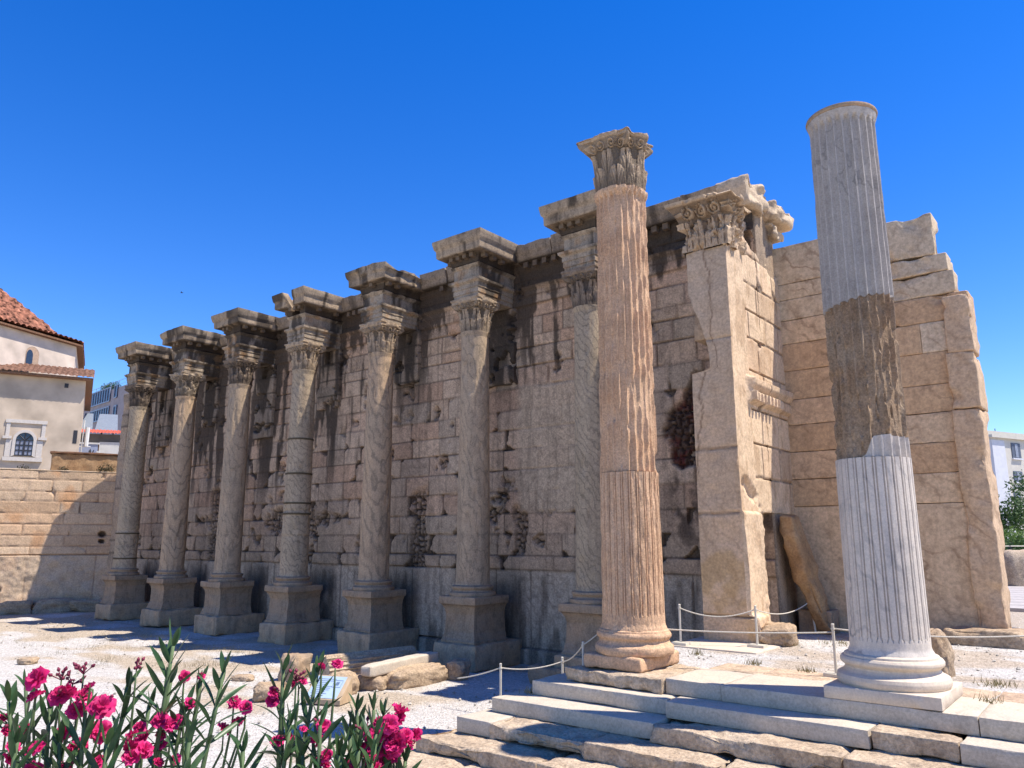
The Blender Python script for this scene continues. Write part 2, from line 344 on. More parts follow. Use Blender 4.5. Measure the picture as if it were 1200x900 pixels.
# raised gravel terrace behind the steps
X, Y = np.meshgrid(np.unique(np.concatenate([np.arange(-8.05, 3.3, .13), [6, 12, 30, 60]])), np.unique(np.concatenate([np.arange(12.35, 24, .13), [30, 40, 60, 90]])))
Z = TZ+(fbm(X*1.5, Y*1.5, 0, 5)-.5)*.03
edge = (X < -8.0) | (Y < 12.4)
C = L3((.64, .62, .59), (.55, .47, .38), sstep(.45, .62, fbm(X*.6, Y*.9, 0, 77)+.25*sstep(13.6, 12.4, Y)))
Zs = np.where((Y < 12.36) | (X < -8.03) | (Y > 80), -3.45, Z)
t = mesh('terrace', np.stack([X, Y, Zs], -1), gridF(X.shape[1], X.shape[0]), M['gravel'], None, True, C, 40); tag(t, kind='structure')
#@@WALL
# ================================================================ long library wall
CX = [-15.06-4.24*k for k in range(5, -1, -1)]+[-10.93]      # column axes, far to near
YW = 18.2
def ashlar(S, Z, courses, wmean, seed, chipp=.3, gap=.018, jit=.5):
    """block pattern: returns distance to joint, block id (float hash), chip depth"""
    rng = random.Random(seed); s0, s1 = S.min()-1, S.max()+1
    D = np.full(S.shape, 9.); ID = np.zeros(S.shape); CH = np.zeros(S.shape); DH = np.full(S.shape, 9.)
    ci = np.clip(np.searchsorted(courses, Z)-1, 0, len(courses)-2)
    for k in range(len(courses)-1):
        mk = ci == k
        z0, z1 = courses[k], courses[k+1]
        wm = wmean if np.ndim(wmean) == 0 else wmean[k]
        js = [s0-rng.random()*wm]
        while js[-1] < s1: js.append(js[-1]+wm*(1-jit+2*jit*rng.random()))
        js = np.array(js); s = S[mk]; z = Z[mk]
        bi = np.clip(np.searchsorted(js, s)-1, 0, len(js)-2)
        dl = s-js[bi]; dr = js[bi+1]-s; db = z-z0; dt = z1-z
        wob = (noise(s*3, z*3, 0, seed+k)-.5)*.015
        D[mk] = np.minimum(np.minimum(dl, dr), np.minimum(db, dt))+wob; DH[mk] = np.minimum(db, dt)+wob
        ID[mk] = _h(bi, np.full(bi.shape, k), bi*0, seed)
        ch = np.zeros(s.shape)
        for q, (da, dz) in enumerate(((dl, db), (dr, db), (dl, dt), (dr, dt))):
            rr = _h(bi, np.full(bi.shape, k), bi*0+q+3, seed+7); rad = np.where(rr > 1-chipp, .09+.28*_h(bi, np.full(bi.shape, k), bi*0+q+13, seed+9), 0)
            as_ = .45+_h(bi, np.full(bi.shape, k), bi*0+q+23, seed+11)
            dd = da/np.maximum(as_, .1)*1.0+dz*as_+(noise(s*9, z*9, 0, seed+q)-.5)*.10
            ch = np.maximum(ch, sstep(0, .035, rad-dd)*(rad > 0))
        CH[mk] = ch
    return D, ID, CH, DH
def palette(ID, cols):
    cols = np.array(cols); i = np.clip((ID*len(cols)).astype(int), 0, len(cols)-1); f = (ID*len(cols)*7.3) % 1
    return cols[i]*(0.88+.24*f[..., None])
WX0, WX1 = -39.0, -6.75
res = .045
sx = np.concatenate([np.arange(WX0, -22, .06), np.arange(-22, WX1+.04, res)]); sz = np.arange(-3.5, 8.62, res)
S, Zg = np.meshgrid(sx, sz)
courses = np.array([-3.6, -3.0, -.86, -.45, .17, .79, 1.43, 2.08, 2.70, 3.30, 3.90, 4.58, 5.22, 5.81, 6.19, 6.75, 7.15, 7.42, 7.72, 7.97, 8.6])
wm = [2.2, 1.7, 1.5]+[1.15, 1.3, 1.1, 1.2]*3+[1.0, 1.2, 1.3, 1.6, 1.6, 1.6, 1.6, 1.6]
wm = wm[:len(courses)-1]
dmg = sstep(.50, .68, fbm(S*.5, Zg*.8, 0, 55, 4)+.10*sstep(2.2, .6, np.abs(Zg-.3))*sstep(-14.5, -17, S))
nearcol = np.min(np.abs(S[None]-np.array(CX)[:, None, None]), axis=0)
newer = sstep(-14.6, -14.2, S)*sstep(-11.0, -11.4, S)*sstep(4.7, 4.55, Zg)*sstep(.7, .9, Zg)
D1, ID1, CH1, DH1 = ashlar(S, Zg, courses, wm, 11, .36)
CH1 = CH1*sstep(5.0, 3.6, Zg+.8*sstep(-20, -26, S))
orth = sstep(-.84, -.88, Zg)
cr0 = fbm(S*1.4, Zg*1.2, 0, 66)
crumble = sstep(.70, .80, cr0+.10*sstep(1.2, .2, np.abs(Zg-.2))*sstep(-13, -17, S))
for (xc, z0_, z1_, hw_) in ((CX[5]-3.62, -1.0, 1.5, .20), (CX[1]+.80, -.9, 2.2, .26), (CX[4]+.78, -.9, 1.6, .17), (CX[3]-1.0, .2, 1.2, .35), (CX[2]+1.1, .3, 1.3, .4), (CX[5]+.72, -.4, .9, .16)):
    crumble = np.maximum(crumble, sstep(.12, -.05, np.abs(S-xc)-hw_+.5*(cr0-.5))*sstep(z0_-.1, z0_+.1, Zg)*sstep(z1_+.2, z1_-.2, Zg+1.2*(cr0-.5)))
crumble = crumble*(1-newer)*(1-orth)
# small rubble cells inside the crumbled areas
cx_, cz_ = S*5.2+(noise(S*4, Zg*4, 0, 5)-.5)*.9, Zg*5.2+(noise(S*4, Zg*4, 0, 6)-.5)*.9
def worley(x, y, seed):
    xi = np.floor(x).astype(np.int64); yi = np.floor(y).astype(np.int64); best = np.full(x.shape, 9.); sec = np.full(x.shape, 9.)
    for a in (-1, 0, 1):
        for b in (-1, 0, 1):
            px = xi+a+.15+.7*_h(xi+a, yi+b, xi*0, seed); py = yi+b+.15+.7*_h(xi+a, yi+b, xi*0+1, seed)
            d = np.hypot(px-x, py-y); sec = np.where(d < best, best, np.minimum(sec, d)); best = np.minimum(best, d)
    return best, sec-best
W1, W2 = worley(cx_, cz_, 4)
redpatch = sstep(.0, .22, 1-np.hypot((S+8.45)/1.15, (Zg-2.95)/1.25)+(fbm(S*2, Zg*2, 0, 8)-.5)*.8)
crumble = np.maximum(crumble, redpatch)
joint = sstep(.022+.02*dmg, .004, D1)
erode = (fbm(S*6, Zg*6, 0, 91, 4)-.5)
dep = .022*joint*(1+2*dmg) + CH1*.11*(1-newer)*(1-.8*orth) + .03*np.abs(erode)*(.4+dmg*1.6) - (ID1-.5)*.03*(1-newer*.8)
dep += crumble*(.10+.10*sstep(.30, .02, W2))
dep -= .045*sstep(-.9, -.84, Zg)*sstep(-.42, -.47, Zg)                     # string course
dep -= .10*sstep(-3.0, -3.03, Zg)                                            # footing
dep -= .035*sstep(.02, 0, np.abs(Zg-7.70))+.10*sstep(7.60, 7.64, Zg)*sstep(7.76, 7.72, Zg)+.05*sstep(7.12, 7.16, Zg)*sstep(7.76, 7.72, Zg)+.03*sstep(7.40, 7.42, Zg)*sstep(7.76, 7.72, Zg)
dep -= .10*sstep(8.22, 8.34, Zg)
base = palette(ID1, [(.57, .435, .35), (.61, .455, .36), (.53, .43, .36), (.62, .49, .395), (.56, .405, .315), (.51, .43, .365), (.59, .475, .39)])
base = L3(base, base*.0+np.array((.57, .485, .40)), newer*.8)
base = L3(base, np.array((.54, .49, .44)), orth*.85)
base = L3(base, np.array((.48, .40, .325)), sstep(1.6, -.2, Zg)*(1-orth)*.6)
strk = fbm(S*3.4, Zg*.35, 0, 44, 5); strk2 = fbm(S*1.1, Zg*.7, 0, 45, 4)
soot = sstep(.53, .62, .93*strk+.07*fbm(S*14, Zg*9, 0, 46)+.40*sstep(1.35, .6, nearcol)*sstep(2.9, 6.0, Zg)+.20*sstep(6.6, 7.4, Zg)+.10*sstep(-18, -30, S)+.16*(strk2-.5)-.10)  # soot streaks, plus painted shade for the gap behind each capital
soot = soot*sstep(3.6, 6.6, Zg+2.6*sstep(-18, -26, S)+3.0*(strk-.5))*(1-newer)
soot = np.maximum(soot*.90, .94*sstep(.30, .52, strk2+.22*sstep(7.7, 8.1, Zg))*sstep(7.3, 7.9, Zg))  # dark band under the cornice: soot together with painted overhang shade
base = L3(base, np.array((.055, .045, .04)), soot)
jd = sstep(.038, .008, D1)*(.55+.45*noise(S*1.5, Zg*1.5, 0, 3))*(1-.75*newer)
base = L3(base, np.array((.075, .055, .045)), np.clip(jd*.85, 0, 1))
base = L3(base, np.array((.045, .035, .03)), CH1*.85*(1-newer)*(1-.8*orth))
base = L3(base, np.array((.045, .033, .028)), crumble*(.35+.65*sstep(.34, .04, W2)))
base = L3(base, np.array((.075, .045, .038)), redpatch*.92*sstep(.28, .5, fbm(S*4, Zg*2, 0, 81)+.15))
lowd = sstep(-9.6, -9.2, S)*sstep(1.9, 1.5, Zg)*sstep(-.5, .2, Zg); base = L3(base, np.array((.14, .11, .095)), lowd*sstep(.42, .62, fbm(S*3, Zg*2, 0, 88)))
base = L3(base, np.array((.13, .02, .02)), redpatch*sstep(.54, .62, fbm(S*4.2, Zg*2.0, 0, 83))*.7)
stain = sstep(.55, .7, fbm(S*4, Zg*.6, 0, 71))*sstep(-.9, -1.1, Zg)
base = L3(base, np.array((.10, .085, .075)), stain*.6)
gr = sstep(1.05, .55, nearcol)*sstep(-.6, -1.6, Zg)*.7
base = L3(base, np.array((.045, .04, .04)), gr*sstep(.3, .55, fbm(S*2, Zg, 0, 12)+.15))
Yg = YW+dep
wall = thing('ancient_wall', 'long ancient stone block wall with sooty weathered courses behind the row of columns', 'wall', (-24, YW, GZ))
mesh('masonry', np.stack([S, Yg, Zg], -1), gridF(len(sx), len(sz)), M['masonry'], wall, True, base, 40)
rb = RB()
rb.add((WX0, WX1-.02, YW+.22, 19.6, -3.5, 8.85), (.4, .33, .27), res=.6, r=.05)
rb.build('wall_core', M['masonry'], wall)
# wall end beyond the farthest column
V, F = rbox_arrays(WX0-.62, WX0+.05, YW-.55, 19.7, -3.5, 7.3, res=.1, r=.06, amp=.05, chip=.12, seed=4)
zz = V[:, 2]; cc = palette(_h(np.floor(zz/.62).astype(np.int64), zz.astype(np.int64)*0, zz.astype(np.int64)*0, 3), [(.42, .36, .30), (.36, .31, .27), (.46, .38, .31)])
cc = L3(cc, (.10, .08, .07), (np.abs((zz/.62) % 1-.0) < .05)*.7)
mesh('wall_end', V, F, M['masonry'], wall, True, cc, 50)
# pilaster strips behind the columns
for k, x in enumerate(CX):
    hw = .62
    pz0 = [4.4, 5.0, 4.1, 4.9, 5.3, 4.7, 5.2][k]
    V, F = rbox_arrays(x-hw, x+hw, YW-.15, YW+.1, pz0, 7.15, res=.06, r=.02, amp=.03, chip=.09, seed=40+k, freq=5)
    zz = V[:, 2]; xx = V[:, 0]; bi = np.floor((zz+.86)/.62+.35*noise(xx*0, zz*0, 0, k)).astype(np.int64)
    cc = palette(_h(bi, bi*0+k, bi*0, 5), [(.43, .35, .29), (.38, .32, .27), (.46, .37, .30), (.34, .29, .25)])
    fr_ = ((zz+.86)/.62) % 1; cc = L3(cc, (.06, .05, .04), ((fr_ < .06) | (fr_ > .96))*.8)
    st = sstep(.5, .64, fbm(xx*4, zz*.5, 0, 9+k)+.22*sstep(3.5, 6.5, zz)+.1*sstep(3, 1, k)-.12); cc = L3(cc, (.05, .042, .037), st*.9)
    holes = sstep(.62, .66, fbm(xx*2.2, zz*2.2, 0, 200+k)+.16*np.exp(-((zz-.6)/1.0)**2)); V[:, 1] += holes*.16; cc = L3(cc, (.035, .028, .024), holes*.9)
    mesh('pilaster', V, F, M['masonry'], wall, True, cc, 50)
# cornice of the bays: long slabs with a slanted face
def slab(x0, x1, seed, zt=9.04, yf=17.75, k=1., yb=19.3):
    def df(V):
        t = np.clip((V[:, 2]-8.47)/(zt-8.47), 0, 1); f = sstep(18.3, 17.8, V[:, 1])
        V = V.copy(); V[:, 1] += f*(.13*(1-t))
        V[:, 1] += f*.025*(np.abs(t-.35) < .06)
        return V
    return rbox_arrays(x0, x1, yf, yb, 8.47, zt, res=.07, r=.02, amp=.02*k, chip=.05*k, seed=seed, dfun=df)
segs = []
xs_ = [WX0-.2]+[x for c in CX for x in (c,)]+[-7.6]
edges = [-42.1, CX[0]-.9]
bay = [(CX[i]+.9, CX[i+1]-.9) for i in range(6)]+[(CX[6]+.9, -6.75)]
for i, (a, b) in enumerate(bay):
    if i < 6:
        cut = a+(b-a)*(.45+.2*random.Random(i).random()); parts = [(a, cut-.012), (cut+.012, b)]
    else: parts = [(a, a+1.5), (a+1.52, b)]
    for j, (p, q) in enumerate(parts):
        V, F = slab(p, q, i*5+j, zt=9.04-.03*(j == 0)-(.10 if i in (0, 1) and j == 0 else 0), k=1.6 if i < 3 else 1)
        zz = V[:, 2]; top = sstep(8.95, 9.05, zz)
        cc = L3((.40, .335, .265), (.30, .25, .20), fbm(V[:, 0]*1.2, V[:, 1]*2, zz*3, 7)); cc = L3(cc, (.05, .042, .037), sstep(.55, .7, fbm(V[:, 0]*3, V[:, 1], zz*1.0, 19))*.7)
        cc = L3(cc, (.045, .036, .03), sstep(8.56, 8.50, zz)*.9)  # soffit shade painted onto the slab underside
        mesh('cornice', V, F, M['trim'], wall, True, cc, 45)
mb = MB()
for i, (a, b) in enumerate(bay):
    n = max(2, int((b-a)/.34))
    for j in range(n):
        x = a+.1+(b-a-.2)*(j+.5)/n
        if random.Random(i*50+j).random() < .18: continue
        MB().box(x-.08, x+.08, 17.93, 18.08, 8.30, 8.47).build('modillion', M['bracket_shade'], wall)
    nd = int((b-a)/.14)
#@@COLS
# ================================================================ columns in front of the wall
def sweep(x0, x1, yf, yb, prof, step=.07, amp=.01, seed=0, freq=5., closed_top=True):
    """U-shaped sweep (left side, front, right side) of profile [(offset, z)]"""
    pts = []
    def seg(p, q, n0, first):
        L = math.dist(p, q); n = max(2, int(L/step))
        for i in range(0 if first else 1, n+1): pts.append((p[0]+(q[0]-p[0])*i/n, p[1]+(q[1]-p[1])*i/n, n0, i == n))
    A = (x0, yb); B = (x0, yf); C_ = (x1, yf); D_ = (x1, yb)
    seg(A, B, (-1, 0), True); seg(B, C_, (0, -1), False); seg(C_, D_, (1, 0), False)
    P = []; 
    for (x, y, n0, last) in pts:
        ox, oy = n0
        if abs(x-x0) < 1e-6 and abs(y-yf) < 1e-6: ox, oy = -1, -1
        if abs(x-x1) < 1e-6 and abs(y-yf) < 1e-6: ox, oy = 1, -1
        P.append((x, y, ox, oy))
    P = np.array(P); prof = np.array(prof)
    # densify profile
    pr = [prof[0]]
    for a, b in zip(prof[:-1], prof[1:]):
        n = max(1, int(np.hypot(*(b-a))/(step*.8)))
        for i in range(1, n+1): pr.append(a+(b-a)*i/n)
    pr = np.array(pr)
    V = np.zeros((len(pr), len(P), 3))
    V[..., 0] = P[None, :, 0]+P[None, :, 2]*pr[:, None, 0]; V[..., 1] = P[None, :, 1]+P[None, :, 3]*pr[:, None, 0]; V[..., 2] = pr[:, None, 1]
    shp = V.shape; V = V.reshape(-1, 3)
    nn = np.stack([fbm(V[:, 0]*freq, V[:, 1]*freq, V[:, 2]*freq, seed+s, 4)-.5 for s in (0, 31, 62)], -1)
    V = V+nn*amp*2
    F = gridF(len(P), len(pr)); n = len(V)
    F = F.tolist()
    top = list(range((len(pr)-1)*len(P), len(pr)*len(P)))
    F = [tuple(f) for f in F]
    if closed_top: F.append(tuple(top)); F.append(tuple(range(len(P)-1, -1, -1)))
    return V, F, shp
def lathe(name, cx, cy, prof, mat, parent, n=64, amp=0., seed=0, smooth=True, step=.04, dfun=None, capt=True, ang=50):
    prof = np.array(prof, float); pr = [prof[0]]
    for a, b in zip(prof[:-1], prof[1:]):
        k = max(1, int(np.hypot(*(b-a))/step))
        for i in range(1, k+1): pr.append(a+(b-a)*i/k)
    pr = np.array(pr); th = np.arange(n)*2*math.pi/n
    r = np.repeat(pr[:, :1], n, 1); z = np.repeat(pr[:, 1:], n, 1); T_ = np.repeat(th[None], len(pr), 0)
    if dfun is not None: r, z = dfun(r, z, T_)
    V = np.stack([cx+r*np.cos(T_), cy+r*np.sin(T_), z], -1).reshape(-1, 3)
    if amp:
        d = (fbm(V[:, 0]*6, V[:, 1]*6, V[:, 2]*6, seed, 4)-.5)*2*amp
        V[:, 0] += d*np.cos(T_).ravel(); V[:, 1] += d*np.sin(T_).ravel()
    F = [tuple(f) for f in gridF(n, len(pr), 0, True)]
    if capt: F += [tuple(range(n-1, -1, -1)), tuple((len(pr)-1)*n+k for k in range(n))]
    return mesh(name, V, F, mat, parent, smooth, None, ang)
def leaf_relief(t, h, n=8):
    """acanthus relief in leaf units: t around, h 0..1"""
    out = np.zeros(np.broadcast(t, h).shape)
    for row, (off, H, a0) in enumerate(((0, .36, .10), (.5, .66, .085))):
        td = (t*n+off) % 1-.5; x = np.clip(h/H, 0, 1); wd = .47*(1-.45*x**3)
        lobes = .10*np.abs(np.sin(h*38+row)); wd2 = wd-lobes*.5
        inside = (np.abs(td) < wd2) & (h < H)
        curl = .28+.72*x**2.2
        ribs = 1-.55*np.exp(-(td/.035)**2)-.35*np.abs(np.sin(np.abs(td)*22-h*14))
        v = a0*curl*(1-.55*(td/wd)**2)*ribs
        out = np.where(inside, np.maximum(out, v), out)
    # spiral helices under the abacus, two to a side
    for c_ in np.arange(8)/8.+1/16.:
        for sg in (-1, 1):
            du = ((t-c_+.5) % 1-.5)*n-sg*.22; rr_ = np.hypot(du/.20, (h-.755)/.085); an = np.arctan2((h-.755)/.085, sg*du/.20)
            out = np.maximum(out, .06*(rr_ < 1)*(.45+.55*np.sin(rr_*10+an)))
    return out
def capital(name, cx, cy, z0, z1, R0, a, mat, parent, nt_=144, nh=52, worn=.0, seed=0, tone=(.42, .35, .275), chipc=(), relk=1.4):
    h = np.linspace(0, 1, nh)[:, None]; th = (np.arange(nt_)*2*math.pi/nt_)[None]; u = th/(2*math.pi)
    H = z1-z0
    bell = R0*(1.0+.06*h+.30*np.clip((h-.45)/.45, 0, 1)**2.2)
    rel = leaf_relief(u, h)*relk*(R0/.45)*(1-.45*worn)
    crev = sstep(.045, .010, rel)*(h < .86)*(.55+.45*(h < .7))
    dg = np.abs(((u*4+.5) % 1)-.5)*2*45      # degrees from diagonal
    dgd = 45-np.abs(((np.degrees(th)) % 90)-45)  # 45 on the diagonal -> convert
    fromdiag = np.abs(((np.degrees(th)) % 90)-45)
    sq = 1/np.maximum(np.abs(np.cos(th)), np.abs(np.sin(th)))
    conc = a*(1-.16*np.sin(np.clip((45-fromdiag)/45, 0, 1)*math.pi*.0+np.clip(fromdiag/45, 0, 1)*math.pi/2)**1.0)
    rab = np.minimum(conc*sq, a*1.36)
    vol = np.exp(-(fromdiag/9.)**2)*sstep(.58, .86, h)*(h < .9)*(rab*.98-bell)
    r = bell+rel+np.clip(vol, 0, 9)
    ab = h > .86
    lip = np.where(h > .94, 1.0, .95)
    r = np.where(ab, np.maximum(rab*lip, bell*1.02), r)
    for (deg, wd, amt) in chipc:
        dd = np.abs((np.degrees(th)-deg+180) % 360-180); r = r-np.exp(-(dd/wd)**2)*amt*sstep(.3, .95, h)
    X_ = cx+r*np.cos(th); Y_ = cy+r*np.sin(th); Z_ = z0+H*h+0*th
    if chipc:
        Z_ = Z_-sstep(.9, 1, h)*H*.16*fbm(np.cos(th)*2+5, np.sin(th)*2, h*0, seed+3)
    V = np.stack([X_, Y_, Z_], -1).reshape(-1, 3)
    amp = .02+.06*worn
    d = (fbm(V[:, 0]*7, V[:, 1]*7, V[:, 2]*7, seed, 4)-.5)*2*amp
    V[:, 0] += d*np.repeat(np.cos(th), nh, 0).ravel(); V[:, 1] += d*np.repeat(np.sin(th), nh, 0).ravel(); V[:, 2] += d*.4
    F = [tuple(f) for f in gridF(nt_, nh, 0, True)]+[tuple(range(nt_-1, -1, -1)), tuple((nh-1)*nt_+k for k in range(nt_))]
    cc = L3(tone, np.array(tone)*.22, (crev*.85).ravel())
    return mesh(name, V, F, mat, parent, True, cc, 35)
arch_p = [(0, 7.16), (0, 7.30), (.025, 7.305), (.025, 7.46), (.05, 7.465), (.05, 7.60), (.13, 7.66), (.14, 7.73), (.02, 7.75)]
frz_p = [(.0, 7.752), (.0, 8.10), (.05, 8.14), (.09, 8.20), (.06, 8.22)]
cor_p = [(.06, 8.24), (.10, 8.42), (.12, 8.48), (.38, 8.50), (.40, 8.53), (.41, 8.74), (.46, 8.80), (.50, 8.98), (.50, 9.05), (.3, 9.055)]
labels = ['farthest wall column, standing against the low ochre side wall, with blackened broken capital',
          'second wall column from the low ochre side wall, capital worn to lumps',
          'third wall column from the low ochre side wall, with plain shaft and collapsed base moulding',
          'wall column whose shaft is pieced from several drums with dark joint rings',
          'wall column between the pieced drum column and the tall grey streaked column, rough irregular cornice above',
          'grey streaked wall column with intact pedestal beside the lying marble beam',
          'wall column mostly hidden behind the orange fluted column']
elabels = ['projecting cornice block on the farthest wall column, beside the city buildings', 'projecting cornice block on the second wall column from the low side wall',
           'projecting cornice block on the third wall column from the low side wall', 'projecting cornice block split by a V-shaped gap at its front corner',
           'ragged cornice block with eroded underside on the fifth wall column', 'sharp-edged cornice block on the grey streaked wall column',
           'cornice block partly hidden behind the capital of the orange fluted column']
for k, x in enumerate(CX):
    yc = 16.95
    t = thing('wall_column', labels[k], 'column', (x, yc, GZ), 'engaged columns along the library wall')
    pz = .06 if k < 6 else 0
    rblock('plinth_block', (x-.74, x+.82, yc-.80, YW+.02, -3.46, -2.775), M['plinth'], t, res=.08, r=.03, amp=.03, chip=.07+.04*(k < 4), seed=k+1)
    fl = [(.625, -2.78), (.625, -2.72), (.60, -2.70), (.59, -2.64), (.565, -2.55), (.55, -2.51), (.54, -2.35), (.53, -2.1), (.53, -1.97), (.545, -1.95), (.55, -1.90), (.59, -1.82), (.63, -1.76), (.675, -1.745), (.68, -1.73), (.68, -1.57), (.665, -1.545)]
    V, F, s = sweep(x-.0001, x+.0001, yc-.0001, yc+.78, [(o, z) for o, z in fl], step=.06, amp=.012+.012*(k < 5), seed=k*3)
    # widen: offsets act as half widths
    mesh('pedestal', V, F, M['pedestal'], t, True, None, 40)
    worn = [.5, .5, .6, .3, .1, .0, .0][k]
    R0, R1 = .485, .415
    lathe('base', x, yc, [(.655, -1.545), (.665, -1.50), (.65, -1.44), (.60, -1.425), (.565, -1.40), (.555, -1.37), (.575, -1.345), (.60, -1.32), (.595, -1.27), (.55, -1.255), (.52, -1.24)], M['pedestal'], t, amp=.01+.03*worn, seed=k, step=.02)
    ztop = 6.15
    def shaft_d(r, z, T_, k=k):
        f = np.clip((z+1.24)/(ztop+1.24), 0, 1); r = R0+(R1-R0)*f**1.2+.03*np.exp(-((z+1.24)/.07)**2)+.035*sstep(ztop-.09, ztop-.05, z)
        if k == 3:
            for zj in (2.35, 1.05, .85, .15): r = r-.03*np.exp(-((z-zj)/.025)**2)+.02*np.exp(-((z-zj-.07)/.03)**2)
        if k == 0:
            for zj in (-.2, .45): r = r-.03*np.exp(-((z-zj)/.03)**2)
        w_ = fbm(np.cos(T_)*3+k*9, np.sin(T_)*3, z*1.6, k+60, 4)
        ch_ = sstep(.60, .70, w_)*.035
        return r-ch_+(w_-.5)*.02, z
    lathe('shaft', x, yc, [(1, -1.24), (1, ztop)], M[('cipollino0', 'cipollino1', 'cipollino', 'cipollino0', 'cipollino1', 'cipollino', 'cipollino0')[k]], t, n=72, dfun=shaft_d, step=.06, ang=60)
    for zj in {3: (3.6, 2.35, 1.30, .93), 0: (.31, -.80)}.get(k, ()):
        rj = R0+(R1-R0)*((zj+1.24)/(ztop+1.24))**1.2
        lathe('joint_ring', x, yc, [(rj-.05, zj-.045), (rj+.012, zj-.04), (rj+.03, zj-.01), (rj+.028, zj+.02), (rj-.05, zj+.03)], M['mortar'], t, n=64, amp=.012, seed=k, step=.02, capt=False)
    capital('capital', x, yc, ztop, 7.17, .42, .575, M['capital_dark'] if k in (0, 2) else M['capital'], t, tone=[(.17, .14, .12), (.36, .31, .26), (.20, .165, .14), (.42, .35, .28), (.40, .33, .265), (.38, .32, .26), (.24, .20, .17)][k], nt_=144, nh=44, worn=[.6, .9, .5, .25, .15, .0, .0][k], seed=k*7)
    # entablature block carried by the column
    e = thing('entablature_block', elabels[k], 'cornice block', (x, yc, 7.16), 'projecting cornice blocks over the wall columns')
    rough = [1.8, 1.8, 1.3, 1.6, 2.6, .8, .9][k]
    x0, x1, yf = x-.49, x+.49, 16.50
    for nm, pp, mt, sd in (('architrave', arch_p, 'trim', 1), ('frieze', frz_p, 'trim', 2), ('cornice', cor_p, 'trim', 3)):
        V, F, s = sweep(x0, x1, yf, 18.25, pp, step=.06, amp=.014*rough, seed=k*11+sd, freq=4.)
        if nm == 'cornice':
            if k == 3:   # missing front corner
                d = np.hypot((V[:, 0]-(x-.02))/.22, (V[:, 1]-16.1)/.75); g_ = sstep(1.15, .55, d+.25*(fbm(V[:, 0]*4, V[:, 1]*4, V[:, 2]*4, 5)-.5))
                V[:, 2] -= g_*np.clip(V[:, 2]-8.42, 0, 1)*.95; V[:, 1] += g_*.42
                d2 = sstep(x-.15, x-.55, V[:, 0]); V[:, 2] -= 0*d2
            if k == 4:
                n_ = fbm(V[:, 0]*3, V[:, 1]*3, V[:, 2]*3, 99); V[:, 2] += sstep(8.8, 9.0, V[:, 2])*(n_-.55)*.35; V[:, 1] += sstep(16.6, 16.2, V[:, 1])*(n_-.3)*.22
                V[:, 2] -= sstep(8.8, 9, V[:, 2])*.12*sstep(x+.4, x+1.0, V[:, 0])
            if k in (0, 1, 2):
                n_ = fbm(V[:, 0]*2.4, V[:, 1]*2.4, V[:, 2]*2.4, 199+k); V[:, 2] -= sstep(8.8, 9.0, V[:, 2])*np.clip(n_-.5, 0, 1)*.8*sstep(x+.2, x-.6, V[:, 0])
        zz = V[:, 2]
        cc = L3((.42, .35, .275), (.33, .28, .23), sstep(.3, .7, fbm(V[:, 0]*2, V[:, 1]*2, zz*2, k)))
        if nm != 'cornice': cc = L3(cc, (.38, .36, .34), .5*np.ones(len(V)))
        sootk = .12*(k in (0, 1, 2))
        cc = L3(cc, (.05, .04, .033), sstep(.52, .66, fbm(V[:, 0]*4, V[:, 1]*4, zz*.8, 19+k)+sootk+.05*(nm == 'frieze'))*.88)
        cc = L3(cc, (.42, .25, .12), sstep(.58, .68, fbm(V[:, 0]*3, V[:, 1]*3, zz*3, 51+k))*.45*(nm != 'cornice'))
        if nm == 'cornice': cc = L3(cc, (.045, .035, .03), sstep(8.52, 8.46, zz)*.9)  # underside coloured dark to stand for the shade of the overhang
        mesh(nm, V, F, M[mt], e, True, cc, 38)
    mb = MB()
    rr = random.Random(k)
    for j in range(4):
        xx = x0+.08+j*(x1-x0-.16)/3
        if rr.random() > .3: MB().box(xx-.07, xx+.07, 16.24, 16.42, 8.36, 8.485).build('modillion', M['bracket_shade'], e)
    for j in range(4):
        yy = 16.55+j*.4
        for sx_ in ((x0-.28, x0-.11), (x1+.11, x1+.28)):
            if rr.random() > .3: MB().box(*sx_, yy-.07, yy+.07, 8.36, 8.485).build('modillion', M['bracket_shade'], e)
#@@GATE
# ================================================================ gateway pier, returning wall and end wall
gate = thing('gateway_pier', 'tall square stone pier with leafy carved capital and sunlit block side', 'pier', (-7.2, 16.3, TZ))
PX0, PX1, PY = -7.72, -6.72, 16.30
# front face
s = np.arange(PX0, PX1+.001, .04); z = np.arange(-2.2, 6.78, .04); S2, Z2 = np.meshgrid(s, z)
n1 = fbm(S2*2, Z2*2, 0, 301, 4)
Yp = PY+(n1-.5)*.07
for zj in (2.02, .58, 4.55, -1.6): Yp += .035*sstep(.03, .008, np.abs(Z2-zj+(fbm(S2*3, Z2*0, 0, 5)-.5)*.05))
crack = np.abs(S2-(PX0+.25+.10*(Z2-3.5)+(fbm(Z2*1.5, S2*0, 0, 9)-.5)*.4)); 
lft = (.46*sstep(5.9, 4.0, Z2)+.05*(fbm(Z2*2.2, S2*0, 0, 17)-.5))*sstep(3.80, 3.86, Z2)+.04*sstep(.5, .8, fbm(Z2*1.3, S2*0, 0, 17))
lft += .0
rgt = .10*sstep(1.8, 1.5, Z2)*sstep(.4, .9, Z2)
f = (S2-PX0)/(PX1-PX0)
Sx = PX0+lft+f*(PX1-PX0-lft-rgt)
lowr = sstep(-1.55, -1.62, Z2); Sx = Sx+(lowr*f*.22)
Yp += .02*np.abs(n1-.5)
cp = L3((.62, .49, .38), (.55, .44, .345), sstep(.35, .65, fbm(S2*1.2, Z2*.8, 0, 303)))
cp = L3(cp, (.50, .43, .36), sstep(2.0, 4.5, Z2)*.5)
cp = L3(cp, (.20, .13, .085), sstep(.03, .008, crack)*.8*(Z2 > .6))
